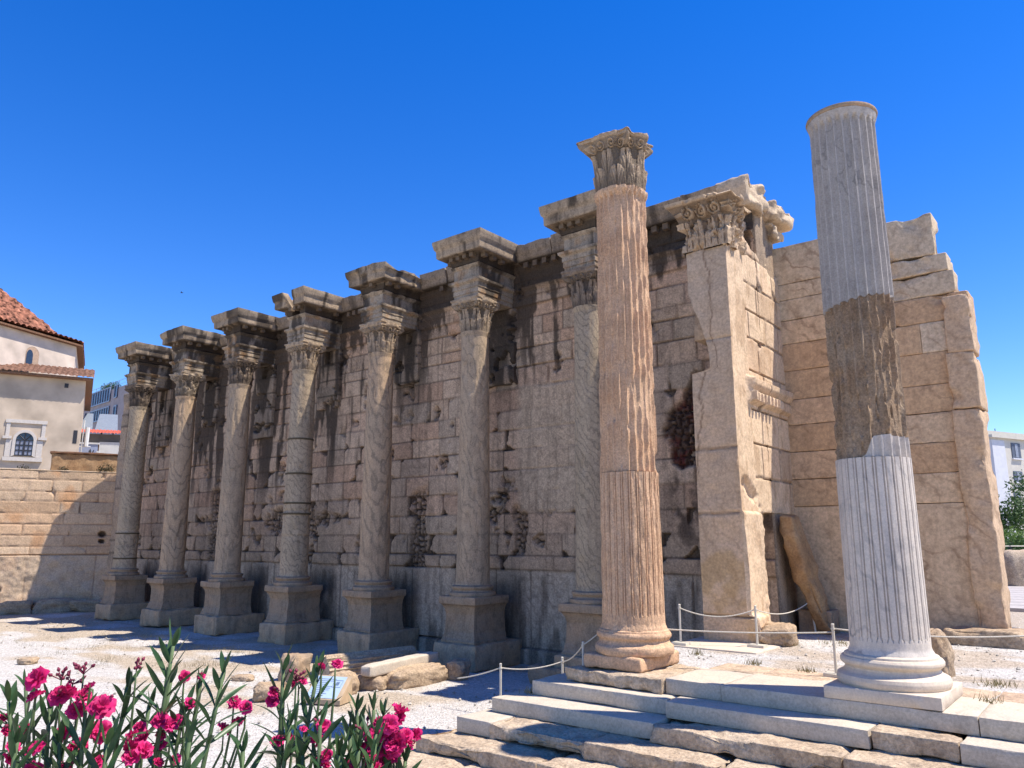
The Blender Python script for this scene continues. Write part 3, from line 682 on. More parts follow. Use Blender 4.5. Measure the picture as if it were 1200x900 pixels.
cp = L3(cp, (.46, .33, .17), sstep(.55, .65, fbm(S2*1.5, Z2*1.5, 0, 307))*.6*(Z2 < .7))
cp = L3(cp, (.09, .065, .05), sstep(.035, .012, np.minimum(np.abs(Z2-2.02), np.abs(Z2-.58)))*.6+sstep(.05, .01, np.abs(Z2+1.6))*.8)
Vf = np.stack([Sx, Yp, Z2], -1)
mesh('front_face', Vf, gridF(len(s), len(z)), M['pier'], gate, True, cp, 45)
# sunlit side face, +X
ys2 = np.arange(PY, 19.92, .035); zs2 = np.arange(-2.2, 7.95, .035); Y3, Z3 = np.meshgrid(ys2, zs2)
crs = np.array([-2.3, -1.0, -.2, .60, 1.42, 2.20, 3.02, 3.42, 3.95, 4.75, 5.45, 6.15, 6.95, 8.1])
D3, ID3, CH3, DH3 = ashlar(Y3, Z3, crs, 1.15, 23, .12, jit=.25)
strip = sstep(17.30, 17.25, Y3)
up = sstep(.58, .64, Z3)
jn = sstep(.028, .006, D3)*(1-strip)*up
xo = -.05*jn-(1-strip)*.03-CH3*.05*(1-strip)*up+(fbm(Y3*3, Z3*3, 0, 311)-.5)*.03
# broken moulding with dentils
mz = sstep(3.12, 3.18, Z3)*sstep(3.80, 3.72, Z3)*sstep(17.0, 17.2, Y3)
xo += mz*(.10+.08*sstep(3.45, 3.6, Z3))*sstep(.25, .5, fbm(Y3*1.4, Z3, 0, 15)+.12)
dent = (np.sin(Y3*2*math.pi/.22) > -.1)*(Z3 > 3.18)*(Z3 < 3.42)*sstep(17, 17.2, Y3)*sstep(19.2, 19.0, Y3); xo += dent*.09
xo -= (1-up)*(1-strip)*(sstep(17.7, 17.9, Y3)*.42+.12*(fbm(Y3*5, Z3*5, 0, 41)-.3)) 
low = (1-up)*strip; xo += low*(.03+.10*fbm(Y3*1.5, Z3*.8, 0, 43)); xo += sstep(-1.55, -1.62, Z3)*strip*.16*(1-.6*(Y3-PY))
bite = sstep(.5, .1, np.hypot((Y3-16.95)/1.1, (Z3-1.05+.5*(Y3-16.9))/.6)+(fbm(Y3*4, Z3*4, 0, 91)-.5)*.6); xo -= bite*.13
# ragged break high up where the capital block has fallen
brk = sstep(6.9, 7.6, Z3-1.0*(fbm(Y3*1.5, Z3*1.2, 0, 47)-.5)+.12*(Y3-17)); xo -= brk*.25*fbm(Y3*2, Z3*2, 0, 48)
cs = palette(ID3, [(.64, .53, .42), (.68, .56, .45), (.61, .49, .385), (.66, .52, .405)])
cs = L3(cs, (.68, .56, .44), strip*.7)
cs = L3(cs, (.12, .075, .05), np.clip(jn*.9, 0, 1)); cs = L3(cs, (.16, .11, .08), CH3*(1-strip)*up*.7)
cs = L3(cs, (.64, .59, .52), brk*.6)
cs = L3(cs, (.20, .15, .11), (1-up)*(1-strip)*sstep(.4, .6, fbm(Y3*2, Z3*2, 0, 49))*.8)
cs = L3(cs, (.28, .17, .09), sstep(.56, .68, fbm(Y3*4, Z3*1.5, 0, 52))*.35)
Xs = PX1+xo; Xs[:, 0] = np.interp(Z3[:, 0], Z2[:, -1], Sx[:, -1]); 
Ys = Y3.copy(); Ys[:, 0] = np.interp(Z3[:, 0], Z2[:, -1], Yp[:, -1])
mesh('side_face', np.stack([Xs, Ys, Z3], -1), gridF(len(ys2), len(zs2)), M['pier'], gate, True, cs, 45)
rb = RB(); rb.add((PX0+.42, PX1-.50, PY+.12, 19.6, -2.2, 7.6), (.42, .34, .27), res=.4); 
rb.add((PX0+.05, PX1-.3, PY+.10, 18.3, -3.3, 3.5), (.42, .34, .27), res=.4); rb.add((PX0+.05, PX1-.3, PY+.10, 18.3, 4.6, 6.7), (.42, .34, .27), res=.4)
rb.build('pier_core', M['pier'], gate)
# pier capital: planar relief flaring out at the top
def flat_capital():
    a0, b0 = PX0+.02, PX1+.02; z0, z1 = 6.76, 7.98
    pts = []
    for i in range(25): pts.append((a0, 17.5-(17.5-PY)*i/24, -1, 0, i/24*1.2))
    for i in range(1, 61): pts.append((a0+(b0-a0)*i/60, PY, 0, -1, 1.2+i/60*1.0))
    for i in range(1, 41): pts.append((b0, PY+1.0*i/40, 1, 0, 2.2+i/40*1.0))
    P = np.array(pts); P[24, 2:4] = (-1, -1); P[84, 2:4] = (1, -1)
    h = np.linspace(0, 1, 56)[:, None]; u = P[None, :, 4]
    fl = .03+.06*h+.24*np.clip((h-.35)/.6, 0, 1)**2.
    rel = np.zeros((56, len(P)))
    for off, H, a in ((0, .34, .08), (.5, .60, .075)):
        td = (u*3.2+off) % 1-.5; x_ = np.clip(h/H, 0, 1); wd = .46*(1-.4*x_**3)-.05*np.abs(np.sin(h*34))
        v = 1.6*a*(.5+.5*x_**2)*(1-.4*(td/.47)**2)*(1-.6*np.exp(-(td/.04)**2)-.4*np.abs(np.sin(np.abs(td)*20-h*14)))
        rel = np.where((np.abs(td) < wd) & (h < H), np.maximum(rel, v), rel)
    for uc in np.arange(1.36, 3.2, .32):
        rr = np.hypot((u-uc)/.15, (h-.76)/.115); an = np.arctan2(h-.76, (u-uc)*1.0)
        v = .085*(rr < 1)*(.5+.5*np.sin(rr*11+an)); rel = np.maximum(rel, v)
    rel += .035*(h > .92)
    o = fl+rel; n_ = fbm(u*5+0*h, h*5+0*u, 0, 77, 4)
    brk_ = sstep(.55, .75, n_+.25*sstep(2.2, 3.0, u)+.10*h); o = o-brk_*.12
    # smaller flare on the far left return
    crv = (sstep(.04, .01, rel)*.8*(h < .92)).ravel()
    X_ = P[None, :, 0]+P[None, :, 2]*o; Y_ = P[None, :, 1]+P[None, :, 3]*o; Z_ = z0+(z1-z0)*h-.30*sstep(.8, 1, h)*sstep(2.1, 2.9, u)*n_ + 0*u
    V = np.stack([X_, Y_, Z_], -1).reshape(-1, 3)
    F = [tuple(f) for f in gridF(len(P), 56)]+[tuple(range(55*len(P), 56*len(P)))]
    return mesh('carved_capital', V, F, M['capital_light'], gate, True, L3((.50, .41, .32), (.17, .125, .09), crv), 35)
M['capital_light'] = stone('carved_pale_stone', None, dark=(.16, .115, .08), blot=.45, bump=.5, blotscale=2.5)
flat_capital()
def lump(name, label, cat, c, size, seed, mat='rubble', rot=0., flat=.35, parent=None, group=None, amp=.22, sub=5):
    """irregular natural or broken stone"""
    n = 22; u = np.linspace(-1, 1, n)
    V, F = rbox_arrays(-1, 1, -1, 1, -1, 1, res=.14, r=.55, amp=0, chip=0, seed=seed)
    nn = fbm(V[:, 0]*1.3+seed, V[:, 1]*1.3, V[:, 2]*1.3, seed, 4)-.5; V = V*(1+nn*amp*3)[:, None]
    V = V+(fbm(V[:, 0]*5, V[:, 1]*5, V[:, 2]*5, seed+1, 3)-.5)[:, None]*.10
    V = V*np.array(size)/2
    c_, s_ = math.cos(rot), math.sin(rot); V = np.stack([V[:, 0]*c_-V[:, 1]*s_, V[:, 0]*s_+V[:, 1]*c_, V[:, 2]], -1)+np.array(c)
    o = mesh(name, V, F, M[mat], parent, True, np.tile(np.array((.50, .43, .35)), (len(V), 1)), 40)
    if label: tag(o, label, cat, group)
    return o
for (bx, lb, sd) in (((-7.6, -6.55, 17.75, 18.95, 8.30, 9.12), 'rough pale broken stone at the end of the cornice, above the carved capital', 5),
                     ((-7.4, -6.35, 19.05, 20.3, 8.30, 8.92), 'separate rough slab lying on top of the returning wall beside the carved capital', 8),
                     ((-7.3, -6.50, 19.15, 20.2, 7.84, 8.29), 'small broken stone wedged under the rough slab on the returning wall', 11)):
    V, F = rbox_arrays(*bx, res=.05, r=.13, amp=.10, chip=.26, seed=sd, freq=2.6)
    tag(mesh('broken_cornice_stone', V, F, M['capital_light'], None, True, np.tile(np.array((.52, .45, .37)), (len(V), 1)), 40), lb, 'stone')
# leaning amber slab in the corner
def leaning():
    def fr(x, y, z):
        t = (z+2.1)/2.7; return (-6.72+x+.30*t-.25*(t*t), 18.9+y+.15*t, z)
    V, F = rbox_arrays(-.04, .36, -.42, .42, -2.15, .60, res=.06, r=.12, amp=.10, chip=.20, seed=14, freq=2.2)
    t = (V[:, 2]+2.1)/2.65
    V[:, 0] = -6.66+V[:, 0]+.50*(1-np.clip(t, 0, 1))**1.5; V[:, 1] = 18.75+V[:, 1]*(.55+.45*np.sin(np.clip(t, 0, 1)*2.6+.4))-.75*np.clip(t, 0, 1)+.60
    o = mesh('leaning_slab', V, F, M['amber'], None, True, None, 45); tag(o, 'curved amber-brown stone slab leaning in the corner of the walls', 'slab')
leaning()
# end wall
ew = thing('end_wall', 'honey coloured block wall with stepped broken top, behind the white marble column', 'wall', (-4.5, 19.8, TZ))
rb = RB(); rnd = random.Random(5)
YE = 19.75
rowsE = [(-2.2, .82, -2.95, 2.2), (.83, 1.50, -2.95, 2.1), (1.51, 2.19, -2.95, 2.1), (2.20, 2.88, -2.95, 2.1), (2.89, 3.54, -2.95, 2.1), (3.55, 4.30, -2.95, 2.1), (4.31, 5.02, -2.95, 2.1),
         (5.03, 5.66, -2.42, 2.0), (5.67, 6.22, -2.66, 2.3), (6.23, 6.66, -2.76, 2.3), (6.67, 7.80, -2.98, 2.6)]
colE = [(.60, .46, .34), (.56, .42, .295), (.63, .51, .39), (.53, .39, .27), (.60, .49, .38)]
for ri, (z0, z1, xr, wmn) in enumerate(rowsE):
    x = -7.2
    while x < xr-.05:
        x2 = min(xr, x+wmn*(.7+.6*rnd.random()))
        if xr-x2 < .45: x2 = xr
        c = colE[rnd.randrange(5)]
        if ri in (5, 6) and x > -4.2: c = (.64, .57, .48)
        if ri >= 8: c = (.57, .50, .41)
        last = x2 == xr
        zt = z1-(0 if ri < 10 or x > -4.3 else .08)
        rb.add((x, x2-.008, YE+.02*rnd.random(), 20.6, z0, zt), c, res=.06, r=.008 if not last or ri < 7 else .025, amp=.009, chip=.015 if not (last and ri >= 7) else .20, seed=rnd.randrange(999))
        x = x2
ewb = rb = rb.build('masonry', M['endwall'], ew)
rb = RB()
for (z0, z1, xl, xr) in ((-2.0, 2.9, -3.02, -2.43), (2.905, 4.2, -3.0, -2.42), (4.205, 5.55, -2.96, -2.42)):
    rb.add((xl, xr, YE-.12, 20.7, z0, z1), (.57, .45, .345), res=.055, r=.03, amp=.03, chip=.12, seed=int(z0*10)+60)
rb.build('pilaster', M['endwall'], ew)
rblock('footing_stone', (-3.55, -2.0, 18.95, 19.9, -2.25, -1.82), M['rubble'], None, res=.06, r=.09, amp=.05, chip=.12, seed=71)
tag(bpy.context.scene.collection.objects['footing_stone'], 'long rough tan footing stone under the end of the honey coloured wall', 'stone')
rblock('ledge_stone', (-6.62, -5.85, 19.1, 19.72, -2.2, -1.62), M['endwall2'] if 'endwall2' in M else M['pedestal'], None, res=.06, r=.03, amp=.03, chip=.08, seed=72)
tag(col.objects['ledge_stone'], 'low brown stone ledge in the corner behind the rope', 'stone')
lump('boulder', 'upright rounded tan boulder behind the base of the white marble column', 'stone', (-2.86, 14.45, -1.85), (.48, .55, .80), 31, 'rubble')
#@@FREE
# ================================================================ free standing fluted columns
def flutes(r, z, T_, n, depth, zc0, zc1, zt, cable):
    """fluting with rounded ends; below zc1 the flutes are filled with reeds"""
    ph = (T_*n/(2*math.pi)) % 1; tt = 2*ph-1; wf = .80
    dz0 = np.clip((z-zc0)/.07, -1, 1); half = wf*np.sqrt(np.clip(1-(1-np.clip(dz0, 0, 1))**2, 0, 1))
    dzt = np.clip((zt-z)/.07, -1, 1); half = np.minimum(half, wf*np.sqrt(np.clip(1-(1-np.clip(dzt, 0, 1))**2, 0, 1)))
    x = np.clip(np.abs(tt)/np.maximum(half, 1e-3), 0, 1)
    inside = (np.abs(tt) < half) & (z > zc0) & (z < zt)
    conc = depth*np.sqrt(np.clip(1-x*x, 0, 1))
    conv = .045*np.clip((x-.72)/.28, 0, 1)*np.clip((1-x)/.10, 0, 1)+.004
    d = np.where(z < cable, conv, conc)
    return np.where(inside, d, 0.)
def base_prof(z0, R0, s, k=1.):
    return [(R0*(1+(a_-1)*k), z_) for a_, z_ in base_prof0(z0, s)]
def base_prof0(z0, s):
    R0 = 1.
    return [(R0*1.36, z0), (R0*1.40, z0+.04*s), (R0*1.41, z0+.09*s), (R0*1.38, z0+.14*s), (R0*1.30, z0+.165*s), (R0*1.26, z0+.175*s), (R0*1.22, z0+.19*s), (R0*1.17, z0+.23*s), (R0*1.17, z0+.25*s), (R0*1.22, z0+.275*s),
            (R0*1.25, z0+.285*s), (R0*1.285, z0+.31*s), (R0*1.285, z0+.35*s), (R0*1.24, z0+.385*s), (R0*1.18, z0+.39*s), (R0*1.17, z0+.42*s), (R0*1.10, z0+.44*s)]
F3X, F3Y = -2.97, 12.22
f3 = thing('marble_column', 'tall fluted column without capital, patched white, brown and blue-grey', 'column', (F3X, F3Y, -2.13), 'free standing gateway columns')
rblock('plinth', (F3X-.73, F3X+.73, F3Y-.74, F3Y+.72, -2.128, -1.965), M['marble_base'], f3, res=.1, r=.008, amp=.002, chip=.006, seed=3)
lathe('base', F3X, F3Y, base_prof(-1.965, .52, .95), M['marble_base'], f3, n=120, amp=.0015, step=.012, ang=40)
def rad3(z): return .525-.045*np.clip((z+1.55)/8.2, 0, 1)**1.3
def cut_lo(T_): return 1.16+.0*T_
def cutA(T_):  # ragged joint between the lower marble and the brown drum
    a = np.degrees(T_) % 360; d = np.abs((a-335+180) % 360-180)
    return 1.17+.27*sstep(66, 44, d)+.05*noise(np.cos(T_)*3, np.sin(T_)*3, 0, 4)*sstep(70, 42, d)
def cutB(T_):  # sloping joint between the brown drum and the upper one
    return 3.54+.09*np.cos(T_-R_(10))+.02*np.sin(T_*24)
def shaftpart(name, cx, cy, z0, z1, lof, hif, mat, parent, radf, zc0, zt, cable, wear, n=24, depth=.062, seed=0, nth=384, lip=None, step=.05):
    nz = int((z1-z0)/step)
    th = np.arange(nth)*2*math.pi/nth; T_ = np.repeat(th[None], nz, 0); f = np.linspace(0, 1, nz)[:, None]
    # denser samples near the ends
    lo = lof(th)[None]; hi = hif(th)[None]; Z_ = lo+(hi-lo)*f
    r = radf(Z_); fl = flutes(r, Z_, T_, n, depth, zc0, zt, zt, cable) if False else flutes(r, Z_, T_, n, depth, zc0, zc0, zt, cable)
    wn = fbm(np.cos(T_)*4+seed, np.sin(T_)*4, Z_*2.2, seed, 4)
    ridge = 1-np.clip(fl/depth, 0, 1)
    r = r-fl-ridge*sstep(.52, .72, wn)*wear*1.2-(wn-.5)*wear*.4
    r = r-ridge*wear*1.3*sstep(.45, .7, fbm(np.cos(T_)*9+seed, np.sin(T_)*9, Z_*5, seed+4, 3))
    if lip is not None: r = r+lip(Z_)
    # close the ends with rings toward the axis
    V = np.stack([cx+r*np.cos(T_), cy+r*np.sin(T_), Z_], -1).reshape(-1, 3)
    c0 = np.array([[cx, cy, float(np.mean(lo))]]); c1 = np.array([[cx, cy, float(np.mean(hi))]])
    F = [tuple(q) for q in gridF(nth, nz, 0, True)]
    b = len(V); F += [(b, (k+1) % nth, k) for k in range(nth)]+[(b+1, (nz-1)*nth+k, (nz-1)*nth+(k+1) % nth) for k in range(nth)]
    return mesh(name, np.concatenate([V, c0, c1]), F, mat, parent, True, None, 32)
cst = lambda v: (lambda T_: v+0*T_)
shaftpart('lower_drum', F3X, F3Y, -1.56, 1.2, cst(-1.547), lambda T_: cutA(T_)*0+1.165, M['marble_white'], f3, rad3, -1.37, 99, 99, .002, seed=1, step=.025, lip=lambda z: .035*np.exp(-((z+1.55)/.05)**2))
shaftpart('patch_drum', F3X, F3Y, 1.17, 1.7, cst(1.172), cutA, M['marble_white'], f3, lambda z: rad3(z)-.004, -9, 99, 0, .006, seed=2, step=.03)
shaftpart('middle_drum', F3X, F3Y, 1.2, 4.0, lambda T_: cutA(T_)+.004, lambda T_: cutB(T_)-.004, M['brown_marble'], f3, lambda z: rad3(z)-.008, -9, 99, 0, .045, seed=3)
shaftpart('upper_drum', F3X, F3Y, 4.0, 6.6, cutB, cst(6.63), M['marble_blue'], f3, lambda z: rad3(z)+.006, -9, 6.50, 0, .004, seed=4, step=.04, lip=lambda z: .035*sstep(6.50, 6.62, z))
lathe('top_ring', F3X, F3Y, [(.515, 6.632), (.53, 6.64), (.54, 6.67), (.53, 6.70), (.50, 6.71)], M['pedestal'], f3, n=96, amp=.004, step=.02)
F2X, F2Y = -7.12, 12.25
f2 = thing('fluted_column', 'weathered orange fluted column with a damaged leafy capital', 'column', (F2X, F2Y, -2.13), 'free standing gateway columns')
V, F = rbox_arrays(F2X-.64, F2X+.50, F2Y-.66, F2Y+.72, -2.128, -1.90, res=.05, r=.05, amp=.03, chip=.14, seed=17)
mesh('plinth', V, F, M['fluted_orange'], f2, True, None, 45)
lathe('base', F2X, F2Y, base_prof(-1.90, .53, .92, .70), M['fluted_orange'], f2, n=120, amp=.022, step=.015, seed=8, ang=45)
def rad2(z): return .545-.065*np.clip((z+1.5)/8.2, 0, 1)**1.3
shaftpart('lower_drum', F2X, F2Y, -1.5, 1.2, cst(-1.50), cst(1.185), M['fluted_orange'], f2, rad2, -1.30, 99, 99, .010, seed=11, step=.025, lip=lambda z: .03*np.exp(-((z+1.5)/.06)**2))
shaftpart('upper_drum', F2X, F2Y, 1.2, 6.6, cst(1.195), cst(6.60), M['fluted_orange'], f2, lambda z: rad2(z)-.006, -9, 6.46, 0, .028, seed=12, lip=lambda z: .045*sstep(6.45, 6.55, z))
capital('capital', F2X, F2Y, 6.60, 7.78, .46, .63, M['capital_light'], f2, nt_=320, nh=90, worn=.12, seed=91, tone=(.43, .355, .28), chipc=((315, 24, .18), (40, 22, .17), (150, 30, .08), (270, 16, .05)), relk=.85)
#@@STEPS
# ================================================================ steps
def step(label, x0, x1, y0, y1, zt, old=False, seed=0, h=.235, chip=None, mat=None):
    V, F = rbox_arrays(x0, x1, y0, y1, zt-h+.004, zt, res=.045 if old else .08, r=.012 if old else .008, amp=.026 if old else .004, chip=(.08 if old else .02) if chip is None else chip*.8, seed=seed, freq=6.5)
    o = mesh('step_block', V, F, M[mat or ('step_old' if old else 'step')], None, True, None, 45)
    return tag(o, label, 'step', 'blocks of the gateway steps')
step('cracked old slab directly under the orange fluted column', -8.0, -6.16, 11.40, 13.0, -2.132, True, 1, chip=.10)
step('pale marble top step between the orange column and its first joint', -6.14, -5.22, 11.50, 12.8, -2.132, False, 2)
step('long marble top step under the patched white column', -5.21, -1.86, 11.48, 12.95, -2.132, False, 3)
step('marble top step beyond the patched column, at the picture edge', -1.85, 2.6, 11.46, 12.8, -2.132, False, 4)
step('long marble block one step below the orange column', -8.52, -5.93, 11.15, 12.3, -2.367, False, 5, chip=.03)
step('clean marble second step with bright left end, below the first joint', -5.88, -3.02, 10.98, 12.2, -2.367, False, 6)
step('dark broken old block set in the second marble step', -3.00, -2.02, 11.0, 12.2, -2.367, True, 7, chip=.16)
step('plain marble second step at the picture edge beyond the dark broken block', -2.00, 2.6, 10.98, 12.2, -2.367, False, 8)
step('long clean marble third step at the open end of the stair', -8.93, -5.86, 10.55, 11.8, -2.602, False, 9)
step('eroded tan third step block below the clean second step', -5.84, -3.2, 10.42, 11.7, -2.602, True, 10, chip=.17)
step('eroded tan third step block under the picture edge', -3.18, 2.6, 10.40, 11.7, -2.602, True, 11)
step('short pale marble block at the open end of the fourth step', -9.15, -8.42, 9.93, 11.1, -2.835, False, 12)
step('rough cracked tan block of the fourth step', -8.40, -6.62, 9.88, 11.1, -2.837, True, 13, chip=.2)
step('eroded tan block of the fourth step beside the rough cracked one', -6.60, -4.6, 9.86, 11.1, -2.835, True, 14, chip=.15)
step('eroded tan block of the fourth step at the bottom of the picture', -4.58, 2.6, 9.86, 11.1, -2.835, True, 15)
step('long tan fifth step block with a ragged crack, open end of the stair', -9.45, -7.05, 9.30, 10.5, -3.07, True, 16, chip=.15)
step('tan fifth step block continuing to the picture bottom', -7.03, 2.6, 9.28, 10.5, -3.07, True, 17)
step('lowest worn tan step block at the open end of the stair', -9.95, -8.3, 8.55, 9.9, -3.29, True, 18, h=.3, chip=.18)
step('lowest worn tan step block beyond the one at the open end', -8.28, 2.6, 8.55, 9.9, -3.29, True, 19, h=.3)
rblock('foundation_block', (-12.2, -10.1, 15.75, 16.25, -3.5, -3.02), M['pedestal'], None, res=.07, r=.04, amp=.03, chip=.1, seed=81); tag(col.objects['foundation_block'], 'squared foundation block at the foot of the hidden wall column', 'stone')
# paving strip on the terrace front
mbp = RB(); rp = random.Random(3)
x = -6.0
while x < 2.4:
    x2 = x+.7+rp.random()*.9; mbp.add((x, x2-.02, 12.75+.05*rp.random(), 13.55, TZ-.1, TZ+.022), (.55+.05*rp.random(), .48, .40), res=.12, r=.015, amp=.008, chip=.03, seed=rp.randrange(99)); x = x2
o = mbp.build('paving', M['masonry'], None); tag(o, kind='structure')
rblock('paving_slab', (-8.0, -6.05, 15.0, 16.9, TZ-.05, TZ+.03), M['marble_base'], None, res=.15, r=.015, amp=.006, chip=.02, seed=9); tag(col.objects['paving_slab'], 'flat white marble slab in the ground before the gateway pier', 'paving slab')
# ================================================================ rope barrier
def post(x, y, z, h, label, plate=True, lean=(0, 0)):
    t = thing('rope_post', label, 'barrier post', (x, y, z), 'rope barrier posts')
    mb = MB().tube([(x, y, z), (x+lean[0], y+lean[1], z+h)], .024, 12); mb.tube([(x+lean[0], y+lean[1], z+h), (x+lean[0], y+lean[1], z+h+.012)], [.028, .02], 12); mb.build('pole', M['post'], t, True, ang=40)
    MB().tube([(x+lean[0]*.9, y+lean[1]*.9, z+h*.9), (x+lean[0]*.92, y+lean[1]*.92, z+h*.93)], .034, 12).build('collar', M['post'], t, True, ang=40)
    if plate: MB().box(x-.17, x+.17, y-.12, y+.12, z+.002, z+.05).build('foot_plate', M['post'], t)
    return np.array([x+lean[0], y+lean[1], z+h*.92])
def rope(a, b, sag, label):
    pts = [a+(b-a)*i/20-np.array([0, 0, sag*4*(i/20)*(1-i/20)]) for i in range(21)]
    o = MB().tube(pts, .012, 8).build('rope', M['rope'], None, True); tag(o, label, 'rope', 'barrier ropes'); return o
g1 = post(-10.55, 12.75, -3.4, .92, 'cream rope post on the gravel, farthest down the stair side', False)
g2 = post(-9.75, 13.8, -3.4, 1.0, 'middle rope post beside the open end of the stair', False)
g3 = post(-8.10, 12.12, -2.365, .56, 'short rope post on the step beside the orange column')
rope(g2, g1, .08, 'rope between the two posts beside the open end of the stair'); rope(g3, g2, .07, 'rope rising to the short post beside the orange column')
rope(np.array([-7.75, 12.1, -1.62]), g3, .01, 'rope from the orange column base to the short post')
rope(g1, np.array([-11.6, 12.6, -2.85]), .03, 'loose rope end hanging from the farthest stair post')
p1 = post(-7.72, 15.18, -2.12, .80, 'rope post just behind the orange fluted column')
p2 = post(-6.34, 15.81, -2.12, .80, 'rope post in front of the gateway pier')
p3 = post(-4.07, 13.31, -2.13, .80, 'near rope post beside the base of the patched white column')
p4 = post(-6.2, 19.0, -2.14, .80, 'leaning rope post in the corner of the walls', False, (-.08, 0))
p5 = post(-1.0, 15.2, -2.14, .8, 'rope post beyond the patched white column', True)
rope(p1, p2, .16, 'slack rope hanging from post to post across the pier foot'); rope(p2, p4, .18, 'slack rope from the pier post to the corner post')
low = lambda p, d: p-np.array([0, 0, d])
rope(low(p1, .0)+np.array([.4, -2.9, -.10]), low(p3, .06), .05, 'long low rope from the orange column to the near post')
rope(p3, p5, .10, 'rope running behind the patched white column')
#@@RUINS
# ================================================================ lying fragments by the sixth column
def lying_drum():
    # fluted shaft fragment lying on the ground
    a = np.array([-16.2, 12.7, -3.13]); b = np.array([-15.75, 15.3, -3.12]); d = b-a; L = np.linalg.norm(d); d /= L; u = np.cross(d, (0, 0, 1.)); u /= np.linalg.norm(u); v = np.cross(u, d)
    n = 160; nz = 40; T_ = np.repeat((np.arange(n)*2*math.pi/n)[None], nz, 0); f = np.linspace(0, 1, nz)[:, None]
    ph = (T_*20/(2*math.pi)) % 1; r = .33-.035*np.sqrt(np.clip(1-((2*ph-1)/.8)**2, 0, 1)); r = r-.04*sstep(.5, .7, fbm(np.cos(T_)*3, np.sin(T_)*3, f*4, 5))
    P = a+d*(L*f)[..., None]+u*(r*np.cos(T_))[..., None]+v*(r*np.sin(T_))[..., None]
    F = [tuple(q) for q in gridF(n, nz, 0, True)]+[tuple(range(n-1, -1, -1)), tuple((nz-1)*n+k for k in range(n))]
    o = mesh('fallen_shaft', P, F, M['step_old'], None, True, None, 35); tag(o, 'fluted column shaft fragment lying on the gravel', 'column fragment')
lying_drum()
def beam():
    a = np.array([-14.45, 12.5, -2.99]); b = np.array([-14.75, 15.1, -2.97]); d = (b-a); L = np.linalg.norm(d); d /= L; u = np.cross(d, (0, 0, 1.)); u /= np.linalg.norm(u)
    V, F = rbox_arrays(0, L, -.17, .17, -.13, .13, res=.06, r=.04, amp=.015, chip=.05, seed=5)
    P = a+d*V[:, :1]+u*V[:, 1:2]+np.array([0, 0, 1.])*V[:, 2:3]
    o = mesh('marble_beam', P, F, M['step'], None, True, None, 45); tag(o, 'narrow pale marble beam lying across rough stones', 'beam')
beam()
stones = [((-14.25, 14.0, -3.29), (1.7, .6, .5), 1.55, 'large rough stone under the far end of the marble beam'), ((-14.6, 12.9, -3.32), (.7, .6, .42), .4, 'rough stone under the near end of the marble beam'),
          ((-14.75, 12.15, -3.25), (.65, .6, .5), .9, 'squarish rough stone beside the information sign'), ((-17.2, 12.6, -3.2), (.6, .6, .7), .2, 'grey rounded stone standing behind the information sign'),
          ((-15.5, 10.7, -3.3), (.6, .55, .4), .7, 'brown rough stone in front of the information sign'), ((-15.35, 12.35, -3.36), (.9, .6, .3), 1.2, 'flat rough stone at the end of the fallen shaft'),
          ((-18.1, 11.7, -3.42), (.5, .35, .2), .5, 'flat tan stone sunk in the gravel'), ((-24.9, 9.2, -3.34), (.5, .4, .2), .5, 'small tan stone alone on the gravel among the flowers'),
          ((-14.05, 15.2, -3.25), (.6, .5, .5), .3, 'rough stone against the pedestal of the grey streaked column'),
          ((-6.25, 16.75, -2.0), (.7, .9, .55), .2, 'broken stone bulging from the foot of the gateway pier')]
for i, (c, sz_, rot, lb) in enumerate(stones): lump('rough_stone', lb, 'stone', c, sz_, 100+i, 'rubble' if i != 3 else 'pedestal', rot, group='loose stones')
# information sign
def sign():
    c = np.array([-14.05, 11.15, -3.4]); t = thing('information_sign', 'tilted information sign with pale blue face on a tan box', 'sign', tuple(c))
    a = R_(22); ux = np.array([math.cos(a), math.sin(a), 0]); uy = np.array([-math.sin(a), math.cos(a), 0])
    fr = lambda x, y, z: c+ux*x+uy*y+np.array([0, 0, z])
    c = c+0.
    fr0 = fr; fr = lambda x, y, z: fr0(x*.8, y*.8, z*.8)
    V = [fr(-.55, -.3, 0), fr(.55, -.3, 0), fr(.55, .35, 0), fr(-.55, .35, 0), fr(-.55, -.3, .12), fr(.55, -.3, .12), fr(.55, .35, .62), fr(-.55, .35, .62)]
    mesh('box', V, [(3, 2, 1, 0), (4, 5, 6, 7), (0, 1, 5, 4), (1, 2, 6, 5), (2, 3, 7, 6), (3, 0, 4, 7)], M['signbox'], t, False)
    n = np.cross(ux, uy*.65+np.array([0, 0, .5])); n /= np.linalg.norm(n); sl = lambda x, s: fr(x, -.3+.65*s, .12+.5*s)+n*.008
    mesh('face', [sl(-.5, .05), sl(.42, .05), sl(.42, .95), sl(-.5, .95)], [(0, 1, 2, 3)], M['signface'], t, False)
    mb = MB(); r = random.Random(2)
    for i in range(9):
        s0 = .82-i*.075; x1 = .1+.25*r.random(); mb.add([sl(-.42, s0)+n*.003, sl(x1-.2, s0)+n*.003, sl(x1-.2, s0+.02)+n*.003, sl(-.42, s0+.02)+n*.003], [(0, 1, 2, 3)])
    for (x0, x1, s0, s1) in ((.1, .36, .5, .52), (.1, .36, .78, .8), (.1, .11, .5, .8), (.35, .36, .5, .8), (.18, .28, .58, .72)): mb.add([sl(x0, s0)+n*.003, sl(x1, s0)+n*.003, sl(x1, s1)+n*.003, sl(x0, s1)+n*.003], [(0, 1, 2, 3)])
    mb.build('print', M['ink'], t)
sign()
